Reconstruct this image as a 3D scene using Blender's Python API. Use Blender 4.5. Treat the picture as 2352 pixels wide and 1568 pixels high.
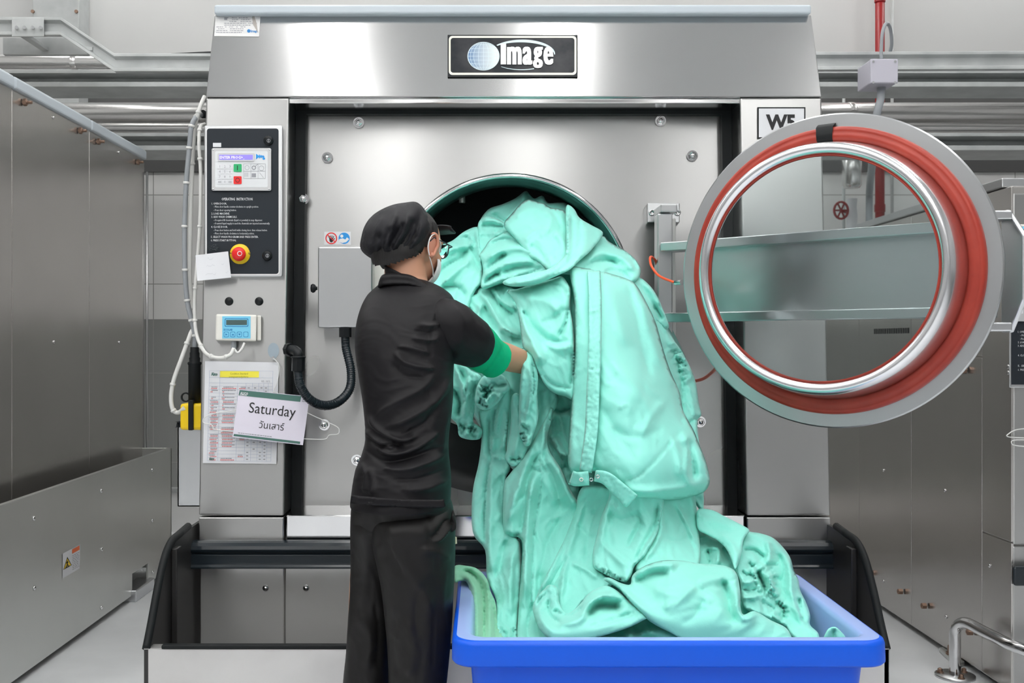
import bpy, bmesh, math, random
import numpy as np
from mathutils import Vector, Matrix, geometry, noise
for o in list(bpy.data.objects): bpy.data.objects.remove(o)
C = bpy.context.scene
col = C.collection
R = math.radians
random.seed(7)

# ------------------------------------------------------------------ camera
F, CX, CY, HC = 2441.0, 1110.0, 785.0, 1.32      # focal length in px, principal point, camera height
cd = bpy.data.cameras.new('camera'); cam = bpy.data.objects.new('camera', cd); col.objects.link(cam)
cam.location = (0, 0, HC); cam.rotation_euler = (R(90), 0, 0)
cd.sensor_width = 36; cd.lens = 36*F/2352
cd.shift_x = (1176-CX)/2352; cd.shift_y = -(784-CY)/2352
cd.clip_start = .05; cd.clip_end = 60
C.camera = cam
# ------------------------------------------------------------------ world and exposure
w = bpy.data.worlds.new('world'); C.world = w; w.use_nodes = True
w.node_tree.nodes['Background'].inputs[0].default_value = (.85, .92, 1, 1)
w.node_tree.nodes['Background'].inputs[1].default_value = .6
C.view_settings.view_transform = 'Standard'; C.view_settings.look = 'None'
C.view_settings.exposure = 0.27; C.view_settings.gamma = 1; C.view_settings.use_curve_mapping = False

# ------------------------------------------------------------------ materials
def mat(name, rgb=(.8, .8, .8), rough=.5, metal=0, spec=.5, emit=None, es=0, alpha=1, trans=0, ior=1.45, sheen=0, coat=0, sss=0):
    m = bpy.data.materials.new(name); m.use_nodes = True
    b = m.node_tree.nodes['Principled BSDF']; I = b.inputs
    I['Base Color'].default_value = (*rgb, 1); I['Roughness'].default_value = rough; I['Metallic'].default_value = metal
    I['Specular IOR Level'].default_value = spec; I['IOR'].default_value = ior
    I['Transmission Weight'].default_value = trans; I['Alpha'].default_value = alpha
    I['Sheen Weight'].default_value = sheen; I['Coat Weight'].default_value = coat
    if sss:
        I['Subsurface Weight'].default_value = sss; I['Subsurface Radius'].default_value = (.6, .3, .2); I['Subsurface Scale'].default_value = .01
    if emit: I['Emission Color'].default_value = (*emit, 1); I['Emission Strength'].default_value = es
    return m
def nodes(m):
    nt = m.node_tree; return nt, nt.nodes['Principled BSDF']
def noise_to(m, scale=(1, 1, 1), s=5, detail=3, lo=None, hi=None, sock='Base Color', p0=.35, p1=.65, bump=0, dist=.001, coord='Object'):
    nt, b = nodes(m)
    tc = nt.nodes.new('ShaderNodeTexCoord'); mp = nt.nodes.new('ShaderNodeMapping'); nz = nt.nodes.new('ShaderNodeTexNoise')
    mp.inputs['Scale'].default_value = scale; nz.inputs['Scale'].default_value = s; nz.inputs['Detail'].default_value = detail
    nt.links.new(tc.outputs[coord], mp.inputs[0]); nt.links.new(mp.outputs[0], nz.inputs['Vector'])
    if lo is not None:
        r = nt.nodes.new('ShaderNodeValToRGB'); r.color_ramp.elements[0].position = p0; r.color_ramp.elements[1].position = p1
        f = lambda v: (*v, 1) if isinstance(v, tuple) else (v, v, v, 1)
        r.color_ramp.elements[0].color = f(lo); r.color_ramp.elements[1].color = f(hi)
        nt.links.new(nz.outputs[0], r.inputs[0]); nt.links.new(r.outputs[0], b.inputs[sock])
    if bump:
        bp = nt.nodes.new('ShaderNodeBump'); bp.inputs['Strength'].default_value = bump; bp.inputs['Distance'].default_value = dist
        nt.links.new(nz.outputs[0], bp.inputs['Height'])
        old = b.inputs['Normal'].links
        if old: nt.links.new(old[0].from_socket, bp.inputs['Normal'])
        nt.links.new(bp.outputs[0], b.inputs['Normal'])
    return m
def steel(name, rgb=(.62, .61, .60), r0=.22, r1=.34, aniso=.7, streak=(1.5, 1.5, 260), wave=.25, wdist=.02, tint=.03):
    m = mat(name, rgb, r0, 1)
    hi = tuple(min(1, c*(1+tint)) for c in rgb); lo = tuple(c*(1-tint) for c in rgb)
    noise_to(m, (1, 1, 1), 2.2, 4, lo, hi, 'Base Color', .3, .7)
    noise_to(m, (1, 1, 1), 1.7, 1, r0, (r0+r1)/2, 'Roughness', .3, .7)
    if wave: noise_to(m, (1, 1, 1), 2.3, 1, bump=wave, dist=wdist)
    nt, b = nodes(m)
    b.inputs['Anisotropic'].default_value = aniso; b.inputs['Anisotropic Rotation'].default_value = .25
    if aniso:
        t = nt.nodes.new('ShaderNodeTangent'); t.direction_type = 'RADIAL'; t.axis = 'Z'
        nt.links.new(t.outputs[0], b.inputs['Tangent'])
    return m
M = {}
M['steel'] = steel('brushed_steel')
M['steel_face'] = steel('brushed_steel_face', (.47, .47, .465), .27, .33, .75, wave=.10)
M['steel_header'] = steel('brushed_steel_header', (.56, .56, .56), .14, .18, .45, wave=.10)
M['steel_satin'] = mat('satin_steel_panel', (.60, .59, .58), .3, .6); noise_to(M['steel_satin'], s=4, detail=4, lo=(.55, .54, .53), hi=(.63, .62, .61))
M['steel_side'] = steel('steel_cabinet_side', (.56, .54, .52), .24, .3, .0, (1.5, 200, 1.5), wave=.25)
M['steel_side'].node_tree.nodes['Principled BSDF'].inputs['Metallic'].default_value = .9
M['steel_dark'] = steel('steel_tray', (.66, .67, .65), .32, .36, .0, wave=.12)  # even satin tone for trays, chute and small plates
M['steel_dark'].node_tree.nodes['Principled BSDF'].inputs['Metallic'].default_value = .75
M['steel_mirror'] = steel('polished_steel', (.72, .72, .73), .1, .16, 0, wave=.1)
M['steel_plain'] = steel('plain_satin_steel', (.6, .61, .62), .3, .4, 0, (60, 60, 60), wave=0)
M['ringsteel'] = steel('satin_ring_steel', (.78, .78, .80), .22, .26, 0, (60, 60, 60), wave=0)
M['reflectorpale'] = mat('pale_tray_reflector', (.85, .85, .83), .5, .2)
M['lowersteel'] = mat('lower_panel_steel', (.80, .79, .78), .22, .6)
M['flange'] = steel('door_flange_steel', (.53, .54, .55), .3, .38, 0, wave=.25)
M['alu'] = mat('cast_aluminium', (.7, .71, .73), .32, 1); noise_to(M['alu'], s=40, detail=3, bump=.15, dist=.001)
M['foil'] = steel('foil_cladding', (.80, .79, .78), .24, .27, 0, wave=.04)
M['darkband'] = mat('dark_grey_band', (.10, .10, .10), .4)
M['galv'] = mat('painted_beam', (.47, .49, .49), .45, .2); noise_to(M['galv'], s=6, detail=4, lo=(.42, .44, .44), hi=(.52, .54, .54))
M['black'] = mat('black_plastic', (.012, .014, .016), .35, spec=.3)
M['rubber'] = mat('black_rubber', (.010, .012, .013), .55, spec=.25)
M['blackgloss'] = mat('black_gloss_rail', (.015, .022, .028), .22)
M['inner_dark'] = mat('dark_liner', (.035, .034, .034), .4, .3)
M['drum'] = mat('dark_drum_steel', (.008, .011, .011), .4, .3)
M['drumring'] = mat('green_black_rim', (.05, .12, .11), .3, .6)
M['white'] = mat('white_paint', (.8, .8, .8), .5)
M['paper'] = mat('paper', (.74, .75, .78), .6)
M['paperlilac'] = mat('lilac_paper', (.80, .76, .87), .6)
M['ink'] = mat('black_ink', (.02, .02, .022), .6)
M['greyink'] = mat('grey_ink', (.32, .33, .36), .6)
M['redink'] = mat('red_ink', (.75, .2, .2), .6)
M['yellow'] = mat('yellow_plastic', (.9, .62, .01), .35)
M['yellowink'] = mat('yellow_print', (.92, .82, .08), .6)
M['greenink'] = mat('dark_green_print', (.07, .17, .15), .6)
M['red'] = mat('red_plastic', (.8, .02, .02), .3)
M['redpaint'] = mat('red_pipe_paint', (.28, .010, .012), .4)
M['green'] = mat('green_button', (.02, .42, .15), .4)
M['seal'] = mat('red_silicone_seal', (.52, .055, .03), .38); noise_to(M['seal'], s=12, detail=4, lo=(.33, .032, .020), hi=(.42, .05, .03), p0=.3, p1=.7)
M['lcd'] = mat('lcd_blue', (.2, .16, .8), .3, emit=(.25, .2, 1), es=.5)
M['lcdtxt'] = mat('lcd_text', (.7, .7, 1), .3, emit=(.8, .8, 1), es=.8)
M['panelblack'] = mat('panel_black_film', (.024, .029, .036), .4, spec=.2)
M['keypadgrey'] = mat('keypad_plate', (.55, .55, .56), .4, .3)
M['keypadwhite'] = mat('keypad_film', (.72, .74, .76), .45)
M['cyan'] = mat('cyan_film', (.2, .62, .85), .4)
M['blueink'] = mat('blue_ink', (.02, .2, .5), .5)
M['safetyblue'] = mat('safety_blue', (.02, .3, .75), .5)
M['cream'] = mat('cream_plastic', (.78, .77, .72), .4)
M['lcddark'] = mat('lcd_dark', (.08, .13, .13), .2)
M['cable'] = mat('grey_cable', (.30, .32, .34), .45)
M['cablewhite'] = mat('white_cable', (.72, .72, .7), .45)
M['wire'] = mat('white_coated_wire', (.75, .75, .74), .35)
M['hose'] = mat('orange_hose', (.95, .1, .03), .35)
M['boxgrey'] = mat('junction_grey', (.50, .49, .56), .4)
M['glass'] = mat('door_glass', (.86, .93, .93), .03, trans=1, ior=1.3)
M['floor'] = mat('epoxy_floor', (.78, .80, .82), .28); noise_to(M['floor'], s=3, detail=5, lo=(.74, .76, .78), hi=(.82, .84, .86))
M['plate'] = mat('checker_plate', (.5, .48, .46), .35, .8)
M['ceiling'] = mat('ceiling_paint', (.8, .8, .8), .7)
M['lamp'] = mat('lamp_tube', (1, 1, 1), .5, emit=(1, .99, .97), es=14)
M['cloth'] = mat('mint_green_cotton', (.27, .77, .67), .58, spec=.45, sheen=.2)
M['tub'] = mat('blue_tub_plastic', (.002, .10, .72), .45, spec=.3, coat=.15)
M['tub'].node_tree.nodes['Principled BSDF'].inputs['Coat Roughness'].default_value = .22
M['tubpale'] = mat('toplit_pale_blue_inside', (.34, .46, .84), .45, spec=.4, coat=.5)  # rim and inside painted paler for the light falling from above
M['shirt'] = mat('black_polo_knit', (.007, .0065, .008), .5, spec=.22)
M['trouser'] = mat('black_trouser_twill', (.011, .0105, .0105), .5, spec=.25)
M['cap'] = mat('black_cap_fabric', (.009, .009, .012), .55, spec=.3)
M['greensleeve'] = mat('green_sleeve_knit', (.0, .42, .19), .65, spec=.2)
M['skin'] = mat('skin', (.52, .27, .17), .5, sss=.15)
M['hair'] = mat('black_hair', (.008, .007, .007), .45); noise_to(M['hair'], (80, 80, 8), 4, 2, bump=.5, dist=.003)
M['mask'] = mat('white_mask', (.78, .79, .80), .7)
M['frame'] = mat('glasses_frame', (.03, .04, .05), .25)
M['copper'] = mat('rusty_bolt', (.3, .2, .15), .4, .8)
M['yellowdisc'] = mat('yellow_disc', (.9, .6, .02), .4)
M['orange'] = mat('orange_print', (.85, .18, .06), .5)
noise_to(M['cloth'], s=420, detail=2, bump=.12, dist=.0006)
noise_to(M['cloth'], s=26, detail=5, bump=.22, dist=.006)
noise_to(M['shirt'], s=900, detail=1, bump=.2, dist=.0005)
noise_to(M['trouser'], s=60, detail=4, bump=.15, dist=.002)
noise_to(M['cap'], s=35, detail=4, bump=.3, dist=.004)
nt, b = nodes(M['tub']); b.inputs['Subsurface Weight'].default_value = .0
def tilewall(m, zsplit, rows, cols, line=.006):
    """white tiles above a grey dado; seams on a world grid"""
    nt, b = nodes(m); L = nt.links
    g = nt.nodes.new('ShaderNodeNewGeometry'); sx = nt.nodes.new('ShaderNodeSeparateXYZ'); L.new(g.outputs['Position'], sx.inputs[0])
    def mth(op, a, bb):
        n = nt.nodes.new('ShaderNodeMath'); n.operation = op
        for i, v in enumerate((a, bb)):
            if isinstance(v, (int, float)): n.inputs[i].default_value = v
            elif v is not None: L.new(v, n.inputs[i])
        return n.outputs[0]
    z = sx.outputs[2]; x = mth('ADD', sx.outputs[0], sx.outputs[1])
    def seam(v, per, off):
        f = mth('FRACT', mth('DIVIDE', mth('ADD', v, 50*per-off), per), None)
        return mth('LESS_THAN', f, line/per)
    s = mth('MAXIMUM', seam(z, rows[0], rows[1]), seam(x, cols[0], cols[1]))
    hi = mth('GREATER_THAN', z, zsplit); lo2 = mth('LESS_THAN', z, .30); top = mth('LESS_THAN', z, 2.75)
    s = mth('MULTIPLY', s, top)
    mx = nt.nodes.new('ShaderNodeMix'); mx.data_type = 'RGBA'
    L.new(mth('MAXIMUM', hi, lo2), mx.inputs[0]); mx.inputs[6].default_value = (.34, .35, .34, 1); mx.inputs[7].default_value = (.9, .9, .89, 1)
    m2 = nt.nodes.new('ShaderNodeMix'); m2.data_type = 'RGBA'
    L.new(s, m2.inputs[0]); L.new(mx.outputs[2], m2.inputs[6]); m2.inputs[7].default_value = (.42, .42, .41, 1)
    m3 = nt.nodes.new('ShaderNodeMix'); m3.data_type = 'RGBA'; L.new(top, m3.inputs[0]); m3.inputs[6].default_value = (.58, .585, .58, 1); L.new(m2.outputs[2], m3.inputs[7])
    L.new(m3.outputs[2], b.inputs['Base Color'])
M['wall'] = mat('tiled_wall', (.75, .75, .74), .35); tilewall(M['wall'], 1.478, (.62, .48), (1.2, .3))

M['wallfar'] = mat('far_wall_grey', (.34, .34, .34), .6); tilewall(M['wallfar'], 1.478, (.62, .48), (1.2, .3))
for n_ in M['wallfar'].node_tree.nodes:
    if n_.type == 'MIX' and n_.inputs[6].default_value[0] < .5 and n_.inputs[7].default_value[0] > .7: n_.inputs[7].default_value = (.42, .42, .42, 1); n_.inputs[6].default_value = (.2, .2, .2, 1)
# ------------------------------------------------------------------ mapping
def at(px, py, D): return Vector(((px-CX)/F*D, D, HC-(py-CY)/F*D))
def proj(v): return (CX+F*v[0]/v[1], CY-F*(v[2]-HC)/v[1])
class Lean:
    """the plane y = a + b z; off moves towards the camera"""
    def __init__(s, a, b): s.a, s.b = a, b
    def __call__(s, px, py, off=0):
        t = (py-CY)/F; D = (s.a-off+s.b*HC)/(1+s.b*t)
        return at(px, py, D)
    def xz(s, x, z, off=0): return Vector((x, s.a+s.b*z-off, z))
class SideP:
    """the plane x = X; off moves towards the room's middle"""
    def __init__(s, X): s.X = X
    def __call__(s, px, py, off=0):
        X = s.X-math.copysign(off, s.X); return at(px, py, F*X/(px-CX))
FACE = Lean(3.4768, .0651)
PANEL = Lean(3.4768+.165, .0651)

# ------------------------------------------------------------------ mesh builder
class MB:
    def __init__(s): s.v = []; s.f = []; s.m = []; s.sm = []
    def add(s, vs, fs, mi=0, smooth=False):
        n = len(s.v); s.v += [Vector(v) for v in vs]; s.f += [tuple(i+n for i in f) for f in fs]
        s.m += [mi]*len(fs); s.sm += [smooth]*len(fs); return s
    def box(s, x0, x1, y0, y1, z0, z1, mi=0):
        v = [(x, y, z) for z in (z0, z1) for y in (y0, y1) for x in (x0, x1)]
        return s.add(v, [(0, 2, 3, 1), (4, 5, 7, 6), (0, 1, 5, 4), (2, 6, 7, 3), (0, 4, 6, 2), (1, 3, 7, 5)], mi)
    def hexa(s, a, b, mi=0):
        """a, b: two matching quads (or polygons) joined"""
        n = len(a); f = [tuple(range(n))[::-1], tuple(range(n, 2*n))] + [(i, (i+1) % n, n+(i+1) % n, n+i) for i in range(n)]
        return s.add(list(a)+list(b), f, mi)
    def plate(s, pts, S, o0, o1, mi=0):
        """a polygon given in px extruded between two offsets of a surface"""
        return s.hexa([S(x, y, o0) for x, y in pts], [S(x, y, o1) for x, y in pts], mi)
    def flat(s, pts, S, off, mi=0):
        v = [S(x, y, off) for x, y in pts]; return s.add(v, [tuple(range(len(v)))], mi)
    def tube(s, pts, r, n=12, mi=0, caps=True, closed=False, flatten=None):
        pts = [Vector(p) for p in pts]; N = len(pts); vs = []; fs = []
        rr = r if isinstance(r, (list, tuple)) else [r]*N
        prev = None
        for i, p in enumerate(pts):
            if closed: t = pts[(i+1) % N]-pts[i-1]
            else: t = pts[min(i+1, N-1)]-pts[max(i-1, 0)]
            t = t.normalized() if t.length > 1e-9 else Vector((0, 0, 1))
            if prev is None:
                a = Vector((0, 0, 1)) if abs(t.z) < .9 else Vector((1, 0, 0)); u = t.cross(a).normalized()
            else:
                u = (prev-t*prev.dot(t)); u = u.normalized() if u.length > 1e-6 else t.orthogonal().normalized()
            prev = u; w_ = t.cross(u)
            for k in range(n):
                an = 2*math.pi*k/n; vs.append(p+(u*math.cos(an)+w_*math.sin(an))*rr[i])
        for i in range(N if closed else N-1):
            j = (i+1) % N
            for k in range(n): fs.append((i*n+k, i*n+(k+1) % n, j*n+(k+1) % n, j*n+k))
        s.add(vs, fs, mi, True)
        if caps and not closed:
            s.add(vs[:n], [tuple(range(n))[::-1]], mi); s.add(vs[-n:], [tuple(range(n))], mi)
        return s
    def lathe(s, prof, c, ax, n=48, mi=0, smooth=True, mis=None, u=None):
        """prof: (r, h) pairs turned round the axis ax at c"""
        c = Vector(c); ax = Vector(ax).normalized(); u = (Vector(u) if u else ax.orthogonal()).normalized(); v = ax.cross(u)
        for j in range(len(prof)-1):
            vs = []
            for (r, h) in (prof[j], prof[j+1]):
                for k in range(n):
                    an = 2*math.pi*k/n; vs.append(c+ax*h+(u*math.cos(an)+v*math.sin(an))*max(r, 1e-5))
            s.add(vs, [(k, (k+1) % n, n+(k+1) % n, n+k) for k in range(n)], mis[j] if mis else mi, smooth)
        return s
    def cyl(s, a, b, r, n=20, mi=0, r2=None):
        a = Vector(a); b = Vector(b); d = b-a
        return s.lathe([(0, 0), (r, 0), (r if r2 is None else r2, d.length), (0, d.length)], a, d, n, mi, False)
    def ball(s, c, r, n=16, m=10, mi=0, rot=None):
        c = Vector(c); r = r if isinstance(r, (tuple, list)) else (r, r, r); vs = []; fs = []
        for i in range(m+1):
            ph = math.pi*i/m
            for k in range(n):
                th = 2*math.pi*k/n; v = Vector((r[0]*math.sin(ph)*math.cos(th), r[1]*math.sin(ph)*math.sin(th), r[2]*math.cos(ph)))
                if rot: v = rot @ v
                vs.append(c+v)
        for i in range(m):
            for k in range(n): fs.append((i*n+k, (i+1)*n+k, (i+1)*n+(k+1) % n, i*n+(k+1) % n))
        return s.add(vs, fs, mi, True)
    def hexbolt(s, p, nrm, r=.014, h=.01, mi=0, washer=True):
        p = Vector(p); nrm = Vector(nrm).normalized()
        if washer: s.lathe([(0, .0), (r*1.45, 0), (r*1.45, h*.3), (0, h*.3)], p, nrm, 20, mi, False)
        s.lathe([(r, 0), (r, h*.9), (r*.85, h), (0, h)], p+nrm*h*.3, nrm, 6, mi, False)
        s.lathe([(r*.62, h), (r*.5, h*1.15), (0, h*1.2)], p+nrm*h*.3, nrm, 12, mi, True)
        return s
    def build(s, name, mats, parent=None, base=None, bevel=0, seg=2, smooth=None, kind=None, angle=40):
        if not isinstance(mats, (list, tuple)): mats = [mats]
        me = bpy.data.meshes.new(name); o = bpy.data.objects.new(name, me); col.objects.link(o)
        off = wloc(parent) if parent else Vector(base if base is not None else (0, 0, 0))
        if not parent: o.location = off
        me.from_pydata([v-off for v in s.v], [], s.f)
        for m in mats: me.materials.append(M[m] if isinstance(m, str) else m)
        me.polygons.foreach_set('material_index', s.m)
        me.polygons.foreach_set('use_smooth', s.sm if smooth is None else [smooth]*len(s.f))
        me.validate(); me.update()
        bm = bmesh.new(); bm.from_mesh(me)
        bmesh.ops.remove_doubles(bm, verts=bm.verts, dist=1e-5)
        bmesh.ops.recalc_face_normals(bm, faces=bm.faces); bm.to_mesh(me); bm.free()
        if parent: o.parent = parent
        if bevel:
            b = o.modifiers.new('bevel', 'BEVEL'); b.width = bevel; b.segments = seg; b.limit_method = 'ANGLE'; b.angle_limit = R(angle)
        if kind: o['kind'] = kind
        return o
def wloc(o):
    v = Vector((0, 0, 0))
    while o: v = v+o.location; o = o.parent
    return v
def tag(o, label, cat=None, group=None):
    o['label'] = label
    if cat: o['category'] = cat
    if group: o['group'] = group
    return o
def thing(name, loc, label, cat, group=None):
    o = bpy.data.objects.new(name, None); col.objects.link(o); o.location = loc; o.empty_display_size = .1
    return tag(o, label, cat, group)
def text2d(body, bold=0, res=2):
    cu = bpy.data.curves.new('t', 'FONT'); cu.body = body; cu.size = 1; cu.resolution_u = res; cu.offset = bold
    o = bpy.data.objects.new('t', cu); col.objects.link(o)
    bpy.context.view_layer.update()
    me = bpy.data.meshes.new_from_object(o.evaluated_get(bpy.context.evaluated_depsgraph_get()))
    v = [(a.co.x, a.co.y) for a in me.vertices]; f = [tuple(p.vertices) for p in me.polygons]
    bpy.data.objects.remove(o); bpy.data.curves.remove(cu); bpy.data.meshes.remove(me)
    return v, f
def text(mb, body, S, x, y, h, off=.001, width=None, align='l', rot=0, mi=0, bold=0, res=1):
    """text on a surface: h = cap height in px, (x, y) = baseline start in px, width squeezes it"""
    v, f = text2d(body, bold, res)
    if not v: return
    x0 = min(a[0] for a in v); x1 = max(a[0] for a in v)
    k = h/.72; kx = k if width is None else width/(x1-x0)
    wd = (x1-x0)*kx; sh = {'l': 0, 'c': -wd/2, 'r': -wd}[align]
    ca, sa = math.cos(rot), math.sin(rot); out = []
    for a, b_ in v:
        u = (a-x0)*kx+sh; q = -b_*k
        out.append(S(x+u*ca-q*sa, y+u*sa+q*ca, off))
    mb.add(out, f, mi)
def rect(x0, y0, x1, y1): return [(x0, y0), (x1, y0), (x1, y1), (x0, y1)]
def rrect(x0, y0, x1, y1, r, n=5):
    p = []
    for cx, cy, a in ((x1-r, y0+r, -90), (x1-r, y1-r, 0), (x0+r, y1-r, 90), (x0+r, y0+r, 180)):
        for i in range(n+1):
            t = R(a+90*i/n); p.append((cx+r*math.cos(t), cy+r*math.sin(t)))
    return p
def circ(x, y, r, n=24, ry=None): return [(x+r*math.cos(2*math.pi*i/n), y+(ry or r)*math.sin(2*math.pi*i/n)) for i in range(n)]
def ringp(mb, S, x, y, r0, r1, off, mi=0, n=32, a0=0, a1=360):
    vs = []; fs = []
    for i in range(n+1):
        t = R(a0+(a1-a0)*i/n)
        for r in (r0, r1): vs.append(S(x+r*math.cos(t), y+r*math.sin(t), off))
    for i in range(n): fs.append((2*i, 2*i+1, 2*i+3, 2*i+2))
    mb.add(vs, fs, mi)
def line(mb, S, a, b, wpx, off, mi=0):
    d = Vector((b[0]-a[0], b[1]-a[1])); n = Vector((-d.y, d.x)).normalized()*wpx/2
    mb.flat([(a[0]+n.x, a[1]+n.y), (b[0]+n.x, b[1]+n.y), (b[0]-n.x, b[1]-n.y), (a[0]-n.x, a[1]-n.y)], S, off, mi)
def spline(pts, n=8, closed=False):
    """Catmull-Rom through tuples of any length"""
    P = [np.array(p, float) for p in pts]; N = len(P); out = []
    rng = range(N) if closed else range(N-1)
    for i in rng:
        p0 = P[i-1] if (closed or i > 0) else 2*P[0]-P[1]
        p1 = P[i]; p2 = P[(i+1) % N]
        p3 = P[(i+2) % N] if (closed or i+2 < N) else 2*P[-1]-P[-2]
        for k in range(n):
            t = k/n; out.append(.5*((2*p1)+(-p0+p2)*t+(2*p0-5*p1+4*p2-p3)*t*t+(-p0+3*p1-3*p2+p3)*t**3))
    if not closed: out.append(P[-1])
    return out
# ================================================================== the room
X0, X1, Y0, Y1, ZC = -5.0, 6.0, -8.0, 7.4, 4.6
MB().box(X0, X1, Y0, Y1, -.1, 0).build('floor', 'floor', kind='structure')
MB().box(X0, X1, Y0, Y1, ZC, ZC+.1).build('ceiling', 'ceiling', kind='structure')
MB().box(X0, X1, Y1, Y1+.1, 0, ZC).build('wall_back', 'wall', kind='structure')
MB().box(X0-.1, X0, Y0, Y1, 0, ZC).build('wall_left', 'wallfar', kind='structure')
MB().box(X1, X1+.1, Y0, Y1, 0, ZC).build('wall_right', 'wallfar', kind='structure')
MB().box(X0, X1, Y0-.1, Y0, 0, ZC).build('wall_front', 'wallfar', kind='structure')
MB().box(X0, X1, Y1-.04, Y1, .28, .31).build('trim_1', 'galv', kind='structure', bevel=.004)
MB().box(X0, X1, Y1-.03, Y1, 2.93, 3.12).build('dark_band', 'darkband', kind='structure')  # dark grey band across the back wall, seen between the beams
MB().box(X0, X1, Y1-.03, Y1, 2.50, 2.60).build('shade_band', 'darkband', kind='structure')  # dark strip painting in the shade under the lower beam
# ceiling lights in rows towards the machine; wall row added to brighten the tiles
for lx, ly in [(x, y) for y in (-5.4, -2.8, -.4, 2.0) for x in (-2.6, -.9, .43, 2.4)]+[(x, y) for y in (4.3, 6.85) for x in (-4.0, -2.4, -.9, .6, 2.1, 3.6)]:
    for _ in (0,):
        LL = 1.15 if ly < 3 else (.7 if ly < 5 else .5)
        t = thing('ceiling_light', (lx, ly, ZC), 'long white strip light fixed under the ceiling', 'light', 'strip lights under the ceiling')  # in the row by the back wall these are added lights
        MB().box(lx-.11, lx+.11, ly-LL, ly+LL, ZC-.07, ZC).build('lamp_housing', 'white', t, bevel=.008)
        MB().box(lx-.09, lx+.09, ly-LL+.02, ly+LL-.02, ZC-.1, ZC-.07).build('diffuser', 'lamp', t)
# raised checker plate by the wall
mb = MB().box(-1.775, 1.945, 6.12, Y1-.045, 0, .105)
for i in range(60):
    for j in range(8):
        x = -1.85+i*.036; y = 6.3+j*.13+(i % 2)*.06
        if x < -.9 and y < 7.3: mb.ball((x, y, .105), (.014, .045, .004), 6, 4)
tag(mb.build('checker_plate', 'plate', base=(0, 6.6, 0)), 'raised steel checker plate step along the tiled wall', 'floor plate')
# square duct on the wall, upper left
t = thing('wall_duct', (-3.0, 7.3, 2.9), 'dark grey square steel duct rising up the wall at the upper left', 'duct')
a = at(75, 0, 7.2); b_ = at(181, 133, 7.2)
MB().box(a.x, b_.x, 7.2, 7.39, 2.6, 4.55).build('duct_body', 'galv', t, bevel=.004)
m2 = MB()
for px, py in ((76, 27), (176, 27)): m2.cyl(at(px, py, 7.2), at(px, py, 7.2)+Vector((0, -.012, 0)), .012, 8)
m2.build('bolt', 'copper', t)
def ibeam(name, D, y0, y1, y2, label, depth=.24, fl=8, m='galv', xa=-4.9, xb=5.9):
    """a long beam: front edge of top flange y0.., bottom flange lower edge y1 (px at D)"""
    zt = at(0, y0, D).z; zb = at(0, y1, D).z; th = fl/F*D
    mb = MB().box(xa, xb, D, D+depth, zt-th, zt).box(xa, xb, D, D+depth, zb, zb+th*1.4).box(xa, xb, D+depth*.42, D+depth*.5, zb+th*1.4, zt-th)
    return tag(mb.build(name, m, base=((xa+xb)/2, D, zb), bevel=.003), label, 'beam')
ibeam('steel_beam', 6.2, 160, 199, 0, 'upper of two long grey steel beams running behind the big machine', .3)
ibeam('steel_beam', 6.2, 305, 345, 0, 'lower of two long grey steel beams, under the shiny pipes', .34)
# shiny insulated pipes
def hpipe(D, y, r, xs, label, m='foil', name='insulated_pipe', cap=.004):
    z = at(0, y, D).z
    t = thing(name, ((xs[0]+xs[-1])/2, D, z), label, 'pipe')
    MB().tube([(xs[0], D, z), (xs[-1], D, z)], r, 28).build('pipe_cladding', m, t)
    for x in xs[1:-1]:
        MB().lathe([(r, -.02), (r+cap, -.015), (r+cap, .015), (r, .02)], (x, D, z), (1, 0, 0), 28).build('joint_band', m, t)
    return t
hpipe(6.72, 268, .088, (-4.9, -2.9, 2.32, 5.9), 'thick shiny foil clad pipe between the two grey beams')
hpipe(6.6, 294, .033, (-4.9, -3.1, 5.9), 'thin shiny pipe just under the thick foil clad pipe')
hpipe(6.7, 142, .045, (-4.9, -2.58, 3), 'shiny steel pipe behind the cable tray at the upper left')
# cable tray with a step
def tray_part(pts, D, mb, h=41, depth=.34):
    """channel section following px polyline pts (top edge)"""
    k = D/F; fl = .012; H = h*k
    P = [at(x, y, D) for x, y in pts]
    prof = [(.04, 0), (0, 0), (0, -.016), (.03, -.026), (.03, -(H-.026)), (0, -(H-.016)), (0, -H), (.04, -H)]
    n = len(prof); vs = []
    for yy in (0, depth):
        for p in P:
            for a, b2 in prof: vs.append(p+Vector((0, yy+(a if yy == 0 else -a)-.04*(1 if yy == 0 else -1), b2)))
    m = len(P)
    for s in range(2):
        for i in range(m-1 if s == 0 else 1):
            o = s*m*n+i*n
            mb.add([vs[o+q] for q in range(2*n)], [(q, (q+1) % n, n+(q+1) % n, n+q) for q in range(n)])
    return P
D = 5.6
t = thing('cable_tray', (-2.2, D, 2.8), 'grey cable ladder that steps down behind the upper left of the machine', 'cable tray')
mb = MB(); P = tray_part([(-60, 44), (145, 44), (268, 127), (1100, 127), (2500, 121)], D, mb)
for i in range(len(P)-1):
    L = (P[i+1]-P[i]).length; n_ = int(L/.3) if i < 2 else 0
    for k in range(n_):
        p = P[i].lerp(P[i+1], (k+.5)/n_)
        mb.box(p.x-.02, p.x+.02, D-.02, D+.34, p.z-.075, p.z-.055)
mb.build('ladder_rail', 'galv', t, bevel=.002)
mb = MB().plate(rect(27, 41, 101, 84), lambda x, y, o: at(x, y, D-.045-o), 0, .012)
mb.build('splice_plate', 'galv', t, bevel=.003)
for px in (38, 56, 75, 93): MB().cyl(at(px, 63, D-.055), at(px, 63, D-.08), .009, 8).build('bolt', 'steel_plain', t)
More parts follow.
